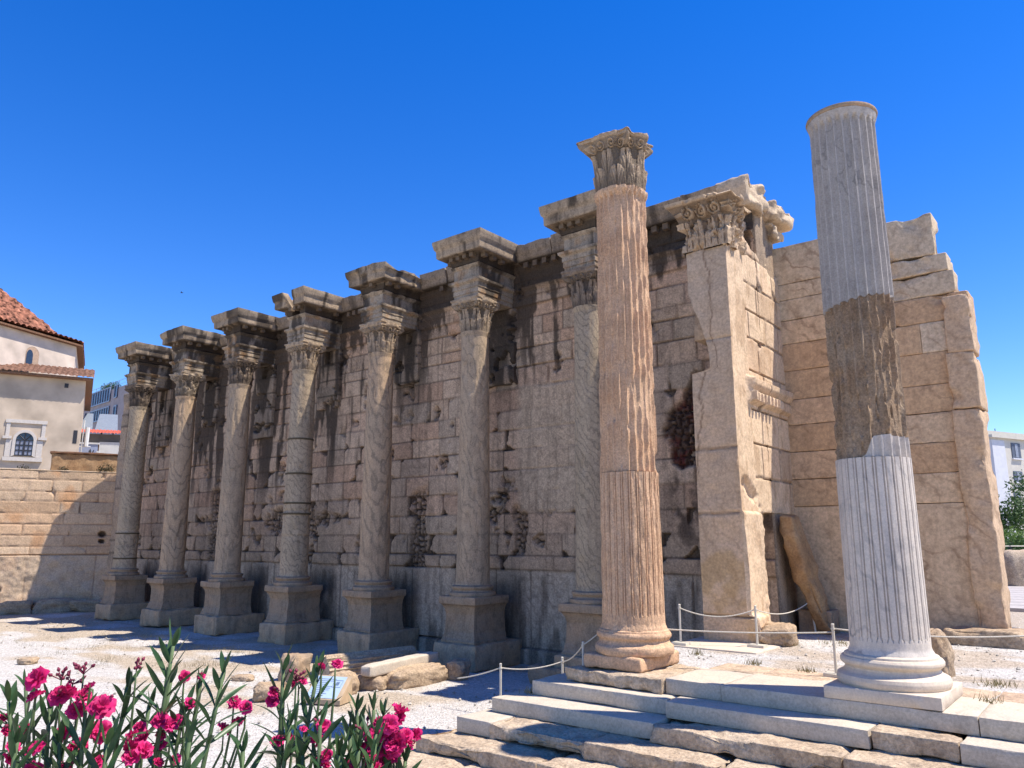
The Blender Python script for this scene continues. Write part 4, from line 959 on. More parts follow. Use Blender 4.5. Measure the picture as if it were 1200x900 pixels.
def pebbles():
    r = np.random.default_rng(4); V = []; F = []; n = 0
    spots = [(-20+r.random()*11.5, 8.3+r.random()*7, -3.43) for _ in range(700)]+[(-36+r.random()*18, 9+r.random()*6, -3.43) for _ in range(500)]+[(-7.8+r.random()*9, 13.6+r.random()*5.5, TZ) for _ in range(500)]
    spots += [(-38.6+r.random()*3+i*.02, 12.5+r.random()*4, -3.42) for i in range(120)]
    for x, y, z in spots:
        s_ = .012+.035*r.random()**3; p = np.array([[1, 0, 0], [0, 1, 0], [-1, 0, 0], [0, -1, 0], [0, 0, .7], [0, 0, -.7]])*s_*(.7+.6*r.random((6, 3)))
        a = r.random()*6.28; c_, q_ = math.cos(a), math.sin(a); p = np.stack([p[:, 0]*c_-p[:, 1]*q_, p[:, 0]*q_+p[:, 1]*c_, p[:, 2]], -1)+(x, y, z+s_*.3)
        V.append(p); F += [(n+i, n+(i+1) % 4, n+4) for i in range(4)]+[(n+(i+1) % 4, n+i, n+5) for i in range(4)]; n += 6
    tag(mesh('pebbles', np.concatenate(V), np.array(F), M['rubble_pale'], None, False), 'loose pale pebbles scattered on the gravel', 'pebbles', kind='stuff')
M['rubble_pale'] = plain('pale_pebble', (.50, .45, .38), .95, var=.3, scale=3)
pebbles()
# tufts of dry grass
def tufts(name, spots, kind=None):
    mb = MB(); r = random.Random(7)
    for (x, y, z, n, s) in spots:
        for i in range(n):
            a = r.random()*6.28; q = r.random()*s; h = .04+.10*r.random(); px, py = x+q*math.cos(a), y+q*math.sin(a); b = r.random()*6.28; w_ = .006
            tx, ty = px+.05*math.cos(b), py+.05*math.sin(b)
            mb.add([(px-w_, py, z), (px+w_, py, z), (tx, ty, z+h)], [(0, 1, 2)])
    o = mb.build(name, M['dry'], None); tag(o, 'tufts of dry grass along stones and gravel', 'dry grass', kind='stuff')
rg = random.Random(9)
tufts('dry_grass', [(-8.6+.0, 11.2, -2.6, 60, .2), (-5.95, 11.3, -2.6, 80, .12), (-6.9, 14.2, -2.14, 40, .15), (-5.6, 13.7, -2.14, 50, .2), (-2.0, 14.1, -2.14, 60, .3), (-6.0, 16.6, -2.14, 60, .3), (-5.2, 17.6, -2.14, 60, .5), (-4.6, 13.5, -2.14, 50, .15), (-1.9, 12.6, -2.14, 40, .2)]
      + [(-20-rg.random()*14, 10+rg.random()*4.5, -3.36, 70, .7) for _ in range(26)])
#@@LEFT
# ================================================================ low side wall (turning toward the camera)
AW = R_(25); WD = np.array([-math.sin(AW), -math.cos(AW), 0.]); WN = np.array([math.cos(AW), -math.sin(AW), 0.])
W0 = atP(139, 575, np.array([-41.6, 18.2, 0]), WN)
W0[2] = 0
s = np.arange(-.6, 15, .06); z = np.arange(-3.6, 3.46, .06); S4, Z4 = np.meshgrid(s, z)
cw = np.array([-3.9, -3.1, -2.85, -.72, -.32, .22, .78, 1.34, 1.90, 2.42, 2.98, 3.6])
D4, ID4, CH4, DH4 = ashlar(S4, Z4, cw, [2, 1.8, 2.6, 2.4, 2.3, 2.6, 2.2, 2.5, 2.4, 2.1, 2.4], 57, .12, jit=.7)
j4 = sstep(.04, .012, D4)
rough4 = sstep(-.68, -.8, Z4)
o4 = -.03*j4-CH4*.06+(fbm(S4*2, Z4*2, 0, 61)-.5)*(.05+.16*rough4)-.05*sstep(.05, .02, np.abs(Z4+.72))
topz = 2.98+.45*(sstep(.5, .6, noise(S4*.35, S4*0, 0, 5))); 
c4 = palette(ID4, [(.58, .46, .36), (.56, .44, .335), (.60, .49, .39), (.57, .43, .32), (.55, .46, .375)])
c4 = L3(c4, (.56, .34, .20), sstep(.55, .72, fbm(S4*.9, Z4*.9, 0, 64))*.75)
c4 = L3(c4, (.54, .46, .39), rough4*.7)
c4 = L3(c4, (.20, .13, .10), np.clip(j4*.75*(.3+.7*noise(S4*1.2, Z4*2, 0, 3)), 0, 1))
c4 = L3(c4, (.06, .05, .045), sstep(-2.9, -3.1, Z4)*sstep(.4, .6, fbm(S4*.8, Z4*2, 0, 63)+.1)*.8)
for (sp, zp, rr) in ((10.2, .0, .16), (5.2, .0+.1, .1), (.55, .3, .14), (.55, -.05, .1), (5.5, -1.55, .09), (5.0, -2.35, .25)):
    hm = sstep(1.2, .8, np.hypot((S4-sp)/rr/1.3, (Z4-zp)/rr)); o4 -= hm*.25; c4 = L3(c4, (.04, .03, .03), hm*.9)
P4 = W0+WD*S4[..., None]+WN*o4[..., None]; P4[..., 2] = Z4
sw = thing('side_wall', 'low ochre block wall half in shade, below the plastered domed building', 'wall', tuple(W0+WD*7+np.array([0, 0, GZ])))
mesh('masonry', P4, gridF(len(s), len(z)), M['pier'], sw, True, c4, 45)
frw = lambda x, y, z: tuple(W0+WD*x-WN*y+np.array([0, 0, z]))
rb = RB()
rb.add((-.6, 15, .3, 1.1, -3.6, 3.40), (.5, .4, .3), res=.5, fr=frw)
rb.add((5.6, 8.1, -.02, .9, 3.0, 3.78), (.50, .43, .36), res=.1, fr=frw, amp=.03)
rb.add((8.1, 10.8, -.02, .9, 3.0, 3.86), (.50, .43, .36), res=.1, fr=frw, amp=.03, seed=4)
rb.add((10.85, 15, .0, .9, 3.0, 3.45), (.52, .38, .3), res=.12, fr=frw, seed=5)
rb.add((-.6, 15, -.02, .9, 3.43, 3.50), (.5, .42, .34), res=.2, fr=frw, amp=.02, seed=6)
rb.build('coping', M['pier'], sw)
rk = random.Random(12)
for i in range(7):
    x = .6+i*1.55+rk.random()*.4; p = frw(x, -.45-.2*rk.random(), -3.42+.22)
    if i > 5: p = frw(x, -.8-.5*rk.random(), -3.2+.25)
    lump('rough_stone', ['rough footing stone in the shade of the wall corner', 'second footing stone along the low ochre wall, in shade', 'footing stone with a dark hollow below the low ochre wall', 'long flat footing stone of the low ochre wall', 'small tan footing stone of the low ochre wall beside the hollow', 'reddish footing stone where the low ochre wall steps forward', 'big pale footing stone at the picture edge', 'tan footing stone cut by the picture edge', 'footing stone beyond the picture edge'][i], 'stone',
         p, (1.3+.5*rk.random(), .7, .5+.35*rk.random()), 200+i, 'rubble', math.atan2(WD[1], WD[0])+.1*rk.random(), group='loose stones')
def scrub(name, label, c, r, n, seed, mat='scrub', hz=.6, leaf=.05):
    mb = MB(); rr = random.Random(seed)
    for i in range(n):
        d = np.array([rr.gauss(0, 1), rr.gauss(0, 1), abs(rr.gauss(0, 1))*hz]); d = d/np.linalg.norm(d)*r*rr.random()**.5; p = np.array(c)+d
        a = np.array([rr.gauss(0, 1) for _ in range(3)]); a /= np.linalg.norm(a); b = np.cross(a, (0, 0, 1.)); b /= np.linalg.norm(b)+1e-6
        mb.add([p, p+a*leaf+b*leaf*.4, p+a*leaf*2, p+a*leaf-b*leaf*.4], [(0, 1, 2, 3)])
    return tag(mb.build(name, M[mat], None), label, 'plant', 'scrub on the low wall')
scrub('scrub_plant', 'dark scrub plant on the low wall top beside the farthest column', frw(.7, .3, 3.55), .45, 500, 1)
scrub('scrub_plant', 'thin dark scrub plant on the low wall below the plastered corner', frw(4.4, .3, 3.5), .3, 120, 2)
scrub('scrub_plant', 'tiny scrub plant on the low wall near the drainpipe', frw(2.6, .3, 3.5), .28, 160, 3)
# ================================================================ domed building behind the low wall
def frame(px, py, D, phi):
    """local frame: origin on the ray of a point at distance D, u to the right along the facade, n to the viewer"""
    P0 = atD(px, py, D); ph = R_(phi); u = math.sin(ph)*FH*0+(math.cos(ph)*FH+math.sin(ph)*RT); n = np.array([u[1], -u[0], 0]); 
    if np.dot(n, P0) > 0: n = -n
    return P0, u, n
P0, U1, N1 = frame(60, 520, 52, 61.0)
def onf(px, py, P0=P0, n=N1): return atP(px, py, P0, n)
def suz(px, py): p = onf(px, py); return np.dot(p-P0, U1), p[2]
def frm(u, y, z, P0=P0, U=U1, Nn=N1): return tuple(np.array([P0[0], P0[1], 0])+U*u-Nn*y+np.array([0, 0, z]))
bd = thing('domed_building', 'old ochre plastered building with tiled dome and arched windows', 'building', frm(-8, 5, GZ))
ur, _ = suz(92.5, 520); _, zc = suz(60, 441)
MB().box(ur-22, ur, 0, 14, GZ, zc, fr=frm).build('wall', M['plaster'], bd)
# lower eave and tiles
e = MB(); e.box(ur-23, ur+.45, -.55, 14.5, zc-.12, zc+.02, fr=frm); e.build('eave_board', M['wood'], bd)
def tiles(name, uA, uB, yA, zA, yB, zB, mat, parent, w=.24, frm=frm, topA=None, topB=None):
    """pan tile slope from the eave (yA,zA) to the top (yB,zB); topA/topB narrow it"""
    nu = int((uB-uA)/w)*6; nv = max(6, int(math.hypot(yB-yA, zB-zA)/.4)*4); V = np.zeros((nv, nu, 3))
    tA = uA if topA is None else topA; tB = uB if topB is None else topB
    for j in range(nv):
        f = j/(nv-1)
        for i in range(nu):
            g_ = i/(nu-1); us = uA+(uB-uA)*g_; lo_, hi_ = uA+(tA-uA)*f, uB+(tB-uB)*f
            u_ = min(max(us, lo_), hi_)
            bump_ = .07*abs(math.sin(math.pi*(us-uA)/w))+.05*(1-((j/4) % 1))+.02*math.sin(i*1.7+j)
            V[j, i] = frm(u_, yA+(yB-yA)*f, zA+(zB-zA)*f+bump_)
    return mesh(name, V, gridF(nu, nv), mat, parent, True, None, 40)
tiles('lower_roof', ur-23, ur+.48, -.62, zc-.02, 2.2, zc+1.1, M['tile_old'], bd, w=.34)
# octagonal drum and tiled dome
DRT = math.cos(R_(17))*FH+math.sin(R_(17))*RT; DRN = np.array([DRT[1], -DRT[0], 0.])      # facet direction and outward normal
if np.dot(DRN, atD(60, 420, 58)) > 0: DRN = -DRN
Bc = atD(88, 420, 58); SD = 8.5; AP = SD/2/math.tan(math.pi/8)
OC = Bc-DRT*SD/2-DRN*AP; OC[2] = 0
def octp(k, r, z):
    a = math.pi/8+math.pi/4*k; return OC+r/math.cos(math.pi/8)*(DRN*math.cos(a)+DRT*math.sin(a))+np.array([0, 0, z])
zd = atD(60, 394, 58)[2]*1.0
zd = atP(86, 405, Bc, DRN)[2]
V = [octp(k, AP, zc-.5) for k in range(8)]+[octp(k, AP, zd) for k in range(8)]
mesh('drum_wall', V, [(k, (k+1) % 8, 8+(k+1) % 8, 8+k) for k in range(8)]+[tuple(range(8, 16))], M['plaster_pink'], bd, False)
V = [octp(k, AP+o, zd+z) for (o, z) in ((.0, -.02), (.42, -.02), (.42, .10), (0., .14)) for k in range(8)]
mesh('drum_eave', V, [(r*8+k, r*8+(k+1) % 8, r*8+8+(k+1) % 8, r*8+8+k) for r in range(3) for k in range(8)], M['wood'], bd, False)
def dome():
    V = []; F = []; nv = 90; nu = 22*6
    for k in range(8):
        off = len(V)
        for j in range(nv):
            f = j/(nv-1); r = (AP+.45)-1.5*min(1, f/.06) if f < .06 else (AP-1.05)*(1-(f-.06)/.94)+.02; z = zd+.12+(.35*f/.06 if f < .06 else .35+6.2*(1-(1-(f-.06)/.94)**1.35))
            A = octp(k-1, r, z); B = octp(k, r, z)
            for i in range(nu):
                g_ = i/(nu-1); p = A+(B-A)*g_; w_ = np.linalg.norm(B-A)*(g_-.5)
                p = p+np.array([0, 0, .17*abs(math.sin(math.pi*w_/.44))+.13*(1-((j/4.5) % 1))+.03*math.sin(math.floor(w_/.44)*12.9+math.floor(j/4.5)*7.7)]); V.append(p)
        F.append(gridF(nu, nv, off))
    mesh('dome_roof', V, np.concatenate(F), M['tile'], bd, True, None, 40)
dome()
def arch_window(name, px, py0, py1, wpx, parent, P0, Nn, U, frame_w=.18, deep=0., rect=True, label=None):
    c = atP(px, (py0+py1)/2, P0, Nn); cu = np.dot(c-P0, U); zt = atP(px, py0, P0, Nn)[2]; zb = atP(px, py1, P0, Nn)[2]
    l = np.dot(atP(px-wpx/2, (py0+py1)/2, P0, Nn)-P0, U); r = np.dot(atP(px+wpx/2, (py0+py1)/2, P0, Nn)-P0, U); hw = (r-l)/2; zs = zt-hw
    F_ = lambda u, y, z: frm(u, y, z, P0, U, Nn)
    arc = [(cu-hw*k_, zb) for k_ in (1,)]
    def outline(h_, d_): return [(cu-h_, zb-d_)]+[(cu-h_*math.cos(a), zs+h_*math.sin(a)) for a in np.linspace(0, math.pi, 17)]+[(cu+h_, zb-d_)]
    I = outline(hw, 0); O = outline(hw+frame_w, frame_w*.5); n = len(I)
    V = [F_(u, -.10, z) for u, z in I]+[F_(u, -.10, z) for u, z in O]+[F_(u, .1, z) for u, z in I]+[F_(u, 0., z) for u, z in O]
    Fc = [(i, i+1, n+i+1, n+i) for i in range(n-1)]+[(2*n+i, 2*n+i+1, i+1, i) for i in range(n-1)]+[(n+i, n+i+1, 3*n+i+1, 3*n+i) for i in range(n-1)]
    wo_ = mesh(name, V, Fc, M['white_trim'], parent, False)
    mesh('pane', [F_(u, -.02, z) for u, z in I], [tuple(range(n))], M['dark_glass'], wo_, False)
    mb = MB()
    for k_ in (-.5, 0, .5): mb.box(cu+hw*k_-.03-(.03 if k_ == 0 else 0), cu+hw*k_+.03+(.03 if k_ == 0 else 0), -.06, -.03, zb, zs, fr=F_)
    for z_ in np.linspace(zb, zs, 4): mb.box(cu-hw, cu+hw, -.065, -.032, z_-.03, z_+.03, fr=F_)
    for a in (math.pi*.25, math.pi*.5, math.pi*.75):
        mb.tube([F_(cu, -.05, zs), F_(cu+hw*.95*math.cos(a), -.05, zs+hw*.95*math.sin(a))], .03, 4)
    mb.build('muntins', M['iron'], wo_)
    mb = MB()
    for k_ in (-.5, .5):
        for q in range(3):
            for sgn in (-.23, .23):
                z_ = zb+(zs-zb)*(q+.5)/3; mb.box(cu+hw*(k_+sgn)-hw*.17, cu+hw*(k_+sgn)+hw*.17, -.028, -.022, z_-(zs-zb)*.12, z_+(zs-zb)*.12, fr=F_)
    mb.build('grey_panes', M['pane_grey'], wo_)  # paler grey rectangles laid over the dark pane
    return cu, hw, zb, zt, F_, wo_
cu, hw, zb, zt, F_, wo_ = arch_window('window', 28.5, 507, 534, 21, bd, P0, N1, U1)
mb = MB(); mb.box(cu-hw-.62, cu+hw+.62, -.16, .0, zb-.38, zb-.12, fr=F_); mb.box(cu-hw-.75, cu-hw-.25, -.14, 0, zt-hw*.9, zt-hw*.9+.18, fr=F_); mb.box(cu+hw+.25, cu+hw+.75, -.14, 0, zt-hw*.9, zt-hw*.9+.18, fr=F_)
mb.box(cu-hw-.62, cu-hw-.40, -.06, 0, zt-.4, zt+.75, fr=F_); mb.box(cu+hw+.40, cu+hw+.62, -.06, 0, zt-.4, zt+.75, fr=F_); mb.box(cu-hw-.68, cu+hw+.68, -.1, 0, zt+.62, zt+.85, fr=F_); mb.box(cu-hw-.55, cu-hw-.2, -.05, 0, zb-.1, zt-hw, fr=F_); mb.box(cu+hw+.2, cu+hw+.55, -.05, 0, zb-.1, zt-hw, fr=F_)
mb.build('sill_and_surround', M['white_trim'], wo_)
# arched window of the drum, set in a niche frame
cq = atP(37, 422, Bc, DRN); cu = np.dot(cq-Bc, DRT); zb = atP(37, 434, Bc, DRN)[2]; zt = atP(37, 406, Bc, DRN)[2]; hw = .5*abs(np.dot(atP(45.5, 420, Bc, DRN)-atP(30, 420, Bc, DRN), DRT)); zs = zt-hw
O = [(cu-hw, zb)]+[(cu-hw*math.cos(a), zs+hw*math.sin(a)) for a in np.linspace(0, math.pi, 17)]+[(cu+hw, zb)]; n = len(O)
F_ = lambda u, y, z: tuple(np.array([Bc[0], Bc[1], 0])+DRT*u+DRN*y+np.array([0, 0, z]))
V = [F_(u, .02, z) for u, z in O]+[F_(u, .03, z) for u, z in O]
wn = mesh('window', V, [tuple(range(n))]+[(i, i+1, n+i+1, n+i) for i in range(n-1)], M['plaster_shade'], bd, False)
V = [F_(cu+(u-cu)*.5-hw*.42, .035, zb+(z-zb)*.85) for u, z in O]; mesh('pane', V, [tuple(range(n))], M['dark_glass'], wn, False)
mb = MB(); 
for (px, py) in ((88, 512), (85, 538), (78, 452)):
    p = onf(px, py); u_ = np.dot(p-P0, U1); mb.box(u_-.12, u_+.12, -.02, .05, p[2]-(.45 if px != 78 else .15), p[2]+(.45 if px != 78 else .15), fr=frm)
mb.build('vents', M['iron'], bd)
p = onf(73, 542); u_ = np.dot(p-P0, U1); MB().tube([frm(u_, .0, p[2]), frm(u_, -.12, p[2])], .2, 10).build('waterspout', M['tile_old'], bd)
# modern block behind
Pm, Um, Nm = frame(130, 500, 95, -46.5)
Um = -Um if np.dot(Um, RT) < 0 else Um
def fm(u, y, z): return tuple(np.array([Pm[0], Pm[1], 0])+Um*u-Nm*y+np.array([0, 0, z]))
def um(px, py): p = atP(px, py, Pm, Nm); return np.dot(p-Pm, Um), p[2]
mo = thing('office_block', 'modern grey-pink concrete block with wide strip windows and roof plants', 'building', fm(0, 5, GZ))
ztop = um(130, 457)[1]; ua = um(95, 470)[0]-6; ub = um(162, 450)[0]+9
MB().box(ua, ub, 0, 16, GZ, ztop, fr=fm).build('wall', M['concrete'], mo)
def win(px0, px1, py0, py1, nm_, mull):
    a, zt_ = um(px0, py0); b, _ = um(px1, py0); _, zb_ = um(px0, py1)
    o = MB().box(a, b, -.08, .05, zb_, zt_, fr=fm).build('window', M['dark_glass'], mo); mb = MB()
    for i in range(mull+1): x_ = a+(b-a)*i/mull; mb.box(x_-.06, x_+.06, -.16, -.08, zb_, zt_, fr=fm)
    mb.box(a, b, -.15, -.09, zb_-.05, zb_+.1, fr=fm); mb.box(a, b, -.15, -.09, zt_-.1, zt_+.05, fr=fm); mb.build('window_frame', M['pane_grey'], o)
win(108, 130, 462, 477, '', 8); win(107, 128, 483, 496, '', 8); win(136, 139, 452, 466, '', 1); win(134.5, 137.5, 476, 490, '', 1)
mb = MB()
for i in range(14): x_ = ua+(ub-ua)*i/13; mb.tube([fm(x_, .3, ztop), fm(x_, .3, ztop+1.0)], .03, 4)
mb.tube([fm(ua, .3, ztop+1.), fm(ub, .3, ztop+1.)], .03, 4); mb.tube([fm(ua, .3, ztop+.5), fm(ub, .3, ztop+.5)], .02, 4); mb.build('railing', M['pane_grey'], mo)
for i, px in enumerate((110, 114, 119)):
    u_ = um(px, 458)[0]; p = fm(u_, 1.5, ztop+.9); scrub('roof_plant', ['dark round potted bush on the office roof, nearest the dome', 'bushy roof plant in the middle of the office roof', 'thin roof plant beside the parasol on the office roof'][i], p, .95, 420, 30+i, 'leaf_tree', .9, .12)
ps = thing('parasol', 'grey parasol open on the office roof terrace', 'parasol', fm(um(148, 450)[0], 2, ztop))
u_ = um(147, 445)[0]; c0 = np.array(fm(u_, 2, ztop+3.4)); rim = [c0+np.array([1.9*math.cos(a), 1.9*math.sin(a), -.75]) for a in np.linspace(0, 2*math.pi, 9)[:-1]]
mesh('canopy', [c0]+rim, [(0, 1+i, 1+(i+1) % 8) for i in range(8)], M['concrete'], ps, False); MB().tube([fm(u_, 2, ztop), fm(u_, 2, ztop+3.3)], .05, 6).build('pole', M['iron'], ps)
# small house with red tiles and solar tanks, in front of the office block
Ph, Uh, Nh = frame(115, 530, 62, 72)
def fh_(u, y, z): return tuple(np.array([Ph[0], Ph[1], 0])+Uh*u-Nh*y+np.array([0, 0, z]))
def uh(px, py): p = atP(px, py, Ph, Nh); return np.dot(p-Ph, Uh), p[2]
ho = thing('small_house', 'small house with red tile edge, grey front and white wall panels', 'house', fh_(0, 3, GZ))
u0, z_t = uh(92, 503); u1, _ = uh(146, 505); _, zmid = uh(115, 517)
MB().box(u0-2, u1+1, .3, 7, GZ, z_t-.3, fr=fh_).build('wall', M['grey_wall'], ho)
a, zt_ = uh(117, 518); b, zb_ = uh(137, 548); MB().box(a, b, -.1, .3, zb_-1.5, zt_, fr=fh_).build('white_panel', M['white_wall'], ho)
a, zt_ = uh(111, 520); b, zb_ = uh(117, 548); MB().box(a, b, -.02, .3, zb_-1.5, zt_, fr=fh_).build('door_frame', M['wood'], ho)
tiles('roof_edge', u0-2, u1+1, -.35, z_t-.35, .6, z_t+.05, M['tile_red'], ho, w=.26, frm=fh_)
for i, (pa, pb) in enumerate(((91, 106), (109, 136))):
    a, zz0 = uh(pa, 501); b, _ = uh(pb, 501); s_ = thing('solar_panel', ['short pale solar panel beside the domed building roof', 'long pale solar panel above the red tile edge'][i], 'solar panel', fh_((a+b)/2, 1.5, z_t), 'solar panels')
    mesh('panel', [fh_(a, .8, z_t+.1), fh_(b, .8, z_t+.1), fh_(b-.4, 2.6, z_t+1.7), fh_(a-.1, 2.6, z_t+1.7), fh_(a, .9, z_t), fh_(b, .9, z_t), fh_(b-.4, 2.7, z_t+1.6), fh_(a-.1, 2.7, z_t+1.6)], [(0, 1, 2, 3), (4, 7, 6, 5), (0, 4, 5, 1), (1, 5, 6, 2), (2, 6, 7, 3), (3, 7, 4, 0)], M['tank'], s_, False)
    MB().box(a+.2, a+.3, 2.2, 2.3, z_t-.3, z_t+1.3, fr=fh_).box(b-.6, b-.5, 2.2, 2.3, z_t-.3, z_t+1.3, fr=fh_).build('stand', M['iron'], s_)
Pb, Ub, Nb = frame(100, 530, 57, 72)
def fb(u, y, z): return tuple(np.array([Pb[0], Pb[1], 0])+Ub*u-Nb*y+np.array([0, 0, z]))
def ubp(px, py): p = atP(px, py, Pb, Nb); return np.dot(p-Pb, Ub), p[2]
a, zt_ = ubp(92, 520); b, zb_ = ubp(112, 544)
bo = thing('boarding', 'pale blue painted hoarding with black scribbles and white edge', 'hoarding', fb((a+b)/2, 0, zb_))
MB().box(a, b, 0, .12, zb_-.2, zt_, fr=fb).build('board', M['blueboard'], bo)
MB().box(b-.02, b+.18, -.06, .14, zb_-.6, zt_-.5, fr=fb).box(a, b+.18, -.06, .14, zb_-.9, zb_-.2, fr=fb).box(a, b+.1, -.05, .13, zt_, zt_+.12, fr=fb).build('white_frame', M['white_wall'], bo)
mb = MB(); r = random.Random(6)
x_ = a+.75
while x_ < b-.15:
    pts = [fb(x_+.16*r.random(), -.03, zt_-.25-.45*r.random()) for _ in range(4)]; mb.tube(pts, .03, 4); x_ += .2
mb.build('scribble', M['iron'], bo)
lb = thing('low_rubble_wall', 'sunlit low orange rubble wall below the pale blue hoarding', 'wall', frw(2, 3, 3.0))
V, F = rbox_arrays(-3, 3.3, 1.2, 1.9, 1.5, 4.45, res=.12, r=.05, amp=.06, chip=.08, seed=31, fr=frw); mesh('masonry', V, F, M['rubble_orange'] if 'rubble_orange' in M else M['amber'], lb, True, None, 45)
V, F = rbox_arrays(-3, 3.4, 1.1, 2.0, 4.45, 4.58, res=.2, r=.02, amp=.02, seed=32, fr=frw); mesh('coping', V, F, M['wood'], lb, True, None, 45)
# floodlight pole between the walls
pp = ubp(103, 500); lp = thing('lamp_pole', 'thin lamp pole with two small white floodlights before the hoarding', 'lamp pole', fb(pp[0], -1.5, 3))
MB().tube([fb(pp[0], -1.5, 2.5), fb(pp[0]+.05, -1.5, ubp(104, 496)[1])], .05, 6).build('pole', M['white_wall'], lp)
a, zz0 = ubp(107, 512); MB().tube([fb(a, -1.5, zz0-.9), fb(a, -1.5, zz0+.5)], .16, 8).build('floodlight', M['white_wall'], lp)
MB().tube([fb(a-.5, -1.5, zz0-.9), fb(a+.3, -1.5, zz0-.9)], .04, 6).build('bracket', M['white_wall'], lp)
# bird
bp_ = atD(213, 343, 60); bb = MB(); bb.tube([bp_-RT*.12, bp_, bp_+RT*.12+FH*.03], [.01, .04, .006], 6)
bo_ = thing('bird', 'tiny dark bird flying in the blue sky', 'bird', tuple(bp_)); bb.build('body', M['black'], bo_, True)
for sgn in (1, -1): mesh('wing', [bp_-RT*.04, bp_+RT*.05, bp_+RT*.01+FH*.2*sgn+np.array([0, 0, .10])], [(0, 1, 2)], M['black'], bo_, False)
#@@RIGHT
# ================================================================ right background
Pr, Ur, Nr = frame(1180, 560, 85, 63)
def fr_(u, y, z): return tuple(np.array([Pr[0], Pr[1], 0])+Ur*u-Nr*y+np.array([0, 0, z]))
def urp(px, py): p = atP(px, py, Pr, Nr); return np.dot(p-Pr, Ur), p[2]
ap = thing('apartment_building', 'pale cream apartment building with shuttered windows behind the trees', 'building', fr_(3, 4, GZ))
u0, zt_ = urp(1161, 512); u1, _ = urp(1178, 512)
MB().box(u0, u0+16, 0, 12, GZ, zt_, fr=fr_).build('wall', M['cream'], ap)
MB().box(u0-.02, u1-.4, -.06, .5, GZ, zt_-.3, fr=fr_).build('white_bay', M['white_f'], ap)
MB().box(u0-.3, u0+16, -.35, .2, zt_-.05, zt_+.25, fr=fr_).box(u0+.3, u0+16, .8, 11, zt_+.2, zt_+.9, fr=fr_).build('parapet', M['cream'], ap)
for (px, py0, py1, w_) in ((1189, 519, 537, 10), (1192, 552, 565, 10), (1191, 576, 590, 7)):
    a, zt2 = urp(px-w_/2, py0); b, _ = urp(px+w_/2, py0); _, zb2 = urp(px, py1)
    o = MB().box(a, b, -.08, .05, zb2, zt2, fr=fr_).build('window', M['shutter'], ap); MB().box((a+b)/2-.25, (a+b)/2+.25, -.12, -.08, zb2+.1, zt2-.1, fr=fr_).build('pane', M['pane_grey'], o); MB().box(a-.1, b+.1, -.2, 0, zb2-.15, zb2, fr=fr_).build('sill', M['white_f'], o)
MB().tube([fr_(u0+3, 3, zt_), fr_(u0+3, 3, zt_+2)], .05, 5).tube([fr_(u0+6, 3, zt_), fr_(u0+6, 3, zt_+1.7)], .05, 5).build('aerials', M['iron'], ap)
def tree(label, base, h, r, seed, mat='leaf_tree', n=2600, leaf=.13):
    t = thing('tree', label, 'tree', tuple(base), 'trees behind the ruins'); rr = random.Random(seed); b = np.array(base)
    mb = MB(); mb.tube([b, b+np.array([.1, 0, h*.3]), b+np.array([-.05, .1, h*.75])], [.2, .15, .06], 8)
    cl = []
    for i in range(9):
        a = rr.random()*6.28; e = b+np.array([math.cos(a)*r*.65*rr.random(), math.sin(a)*r*.65*rr.random(), h*(.38+.55*rr.random())]); cl.append((e, r*(.32+.25*rr.random())))
        mb.tube([b+np.array([0, 0, h*.3]), (b+np.array([0, 0, h*.45])+e)/2, e], [.08, .05, .02], 6)
    mb.build('trunk', M['trunk'], t, True)
    V = []; F = []
    for i in range(n):
        c, q = cl[rr.randrange(9)]; d = np.array([rr.gauss(0, 1) for _ in range(3)]); d /= np.linalg.norm(d); p = c+d*q*(.45+.6*rr.random()**.5)
        a = np.array([rr.gauss(0, 1) for _ in range(3)]); a /= np.linalg.norm(a); bb_ = np.cross(a, d); bb_ /= np.linalg.norm(bb_)+1e-6; k_ = len(V); L = leaf*(.6+.8*rr.random())
        V += [p-a*L, p+bb_*L*.5, p+a*L, p-bb_*L*.5]; F.append((k_, k_+1, k_+2, k_+3))
    mesh('crown', V, F, M[mat], t, False)
gb = lambda px, D: (lambda p: (p[0], p[1], TZ))(atD(px, 640, D))
tree('dark green tree in front of the apartment building, beside the wall end', gb(1168, 62), 6.2, 2.6, 1)
tree('dark green tree cut by the picture edge before the apartment building', gb(1210, 64), 6.8, 2.9, 2)
tree('bright lime green bush behind the timber railing', gb(1192, 52), 2.6, 2.2, 3, 'leaf_lime', 3000, .09)
tree('dark low tree behind the railing beside the wall end', gb(1172, 49), 1.7, 1.6, 4, 'leaf_tree', 1500, .1)
tree('dark low tree behind the railing at the picture edge', gb(1205, 48), 1.7, 1.9, 5, 'leaf_tree', 1800, .1)
# railing, deck, squared block
q0, q1 = atD(1150, 660, 38), atD(1240, 660, 38)
def onrail(t, z): p = q0+(q1-q0)*t; return np.array([p[0], p[1], z])
rl = thing('timber_railing', 'dark metal railing with crossed braces along the walkway', 'railing', tuple(onrail(.5, TZ)))
zr0, zr1 = atD(1180, 672, 38)[2], atD(1180, 640, 38)[2]
mb = MB()
for i in range(6): mb.tube([onrail(i/5, zr0-1.2), onrail(i/5, zr1+.05)], .035, 6)
mb.build('uprights', M['iron'], rl)
MB().tube([onrail(0, zr1), onrail(1, zr1)], .03, 6).tube([onrail(0, zr0), onrail(1, zr0)], .03, 6).build('rails', M['post'], rl)
mb = MB()
for i in range(5): mb.tube([onrail(i/5, zr0), onrail((i+1)/5, zr1)], .018, 5); mb.tube([onrail(i/5, zr1), onrail((i+1)/5, zr0)], .018, 5)
mb.build('braces', M['iron'], rl)
dk = thing('walkway_deck', 'pale timber walkway deck beside the wall end', 'walkway', (0, 30, TZ))
a = atZ(1168, 706, TZ+.12); mb = MB()
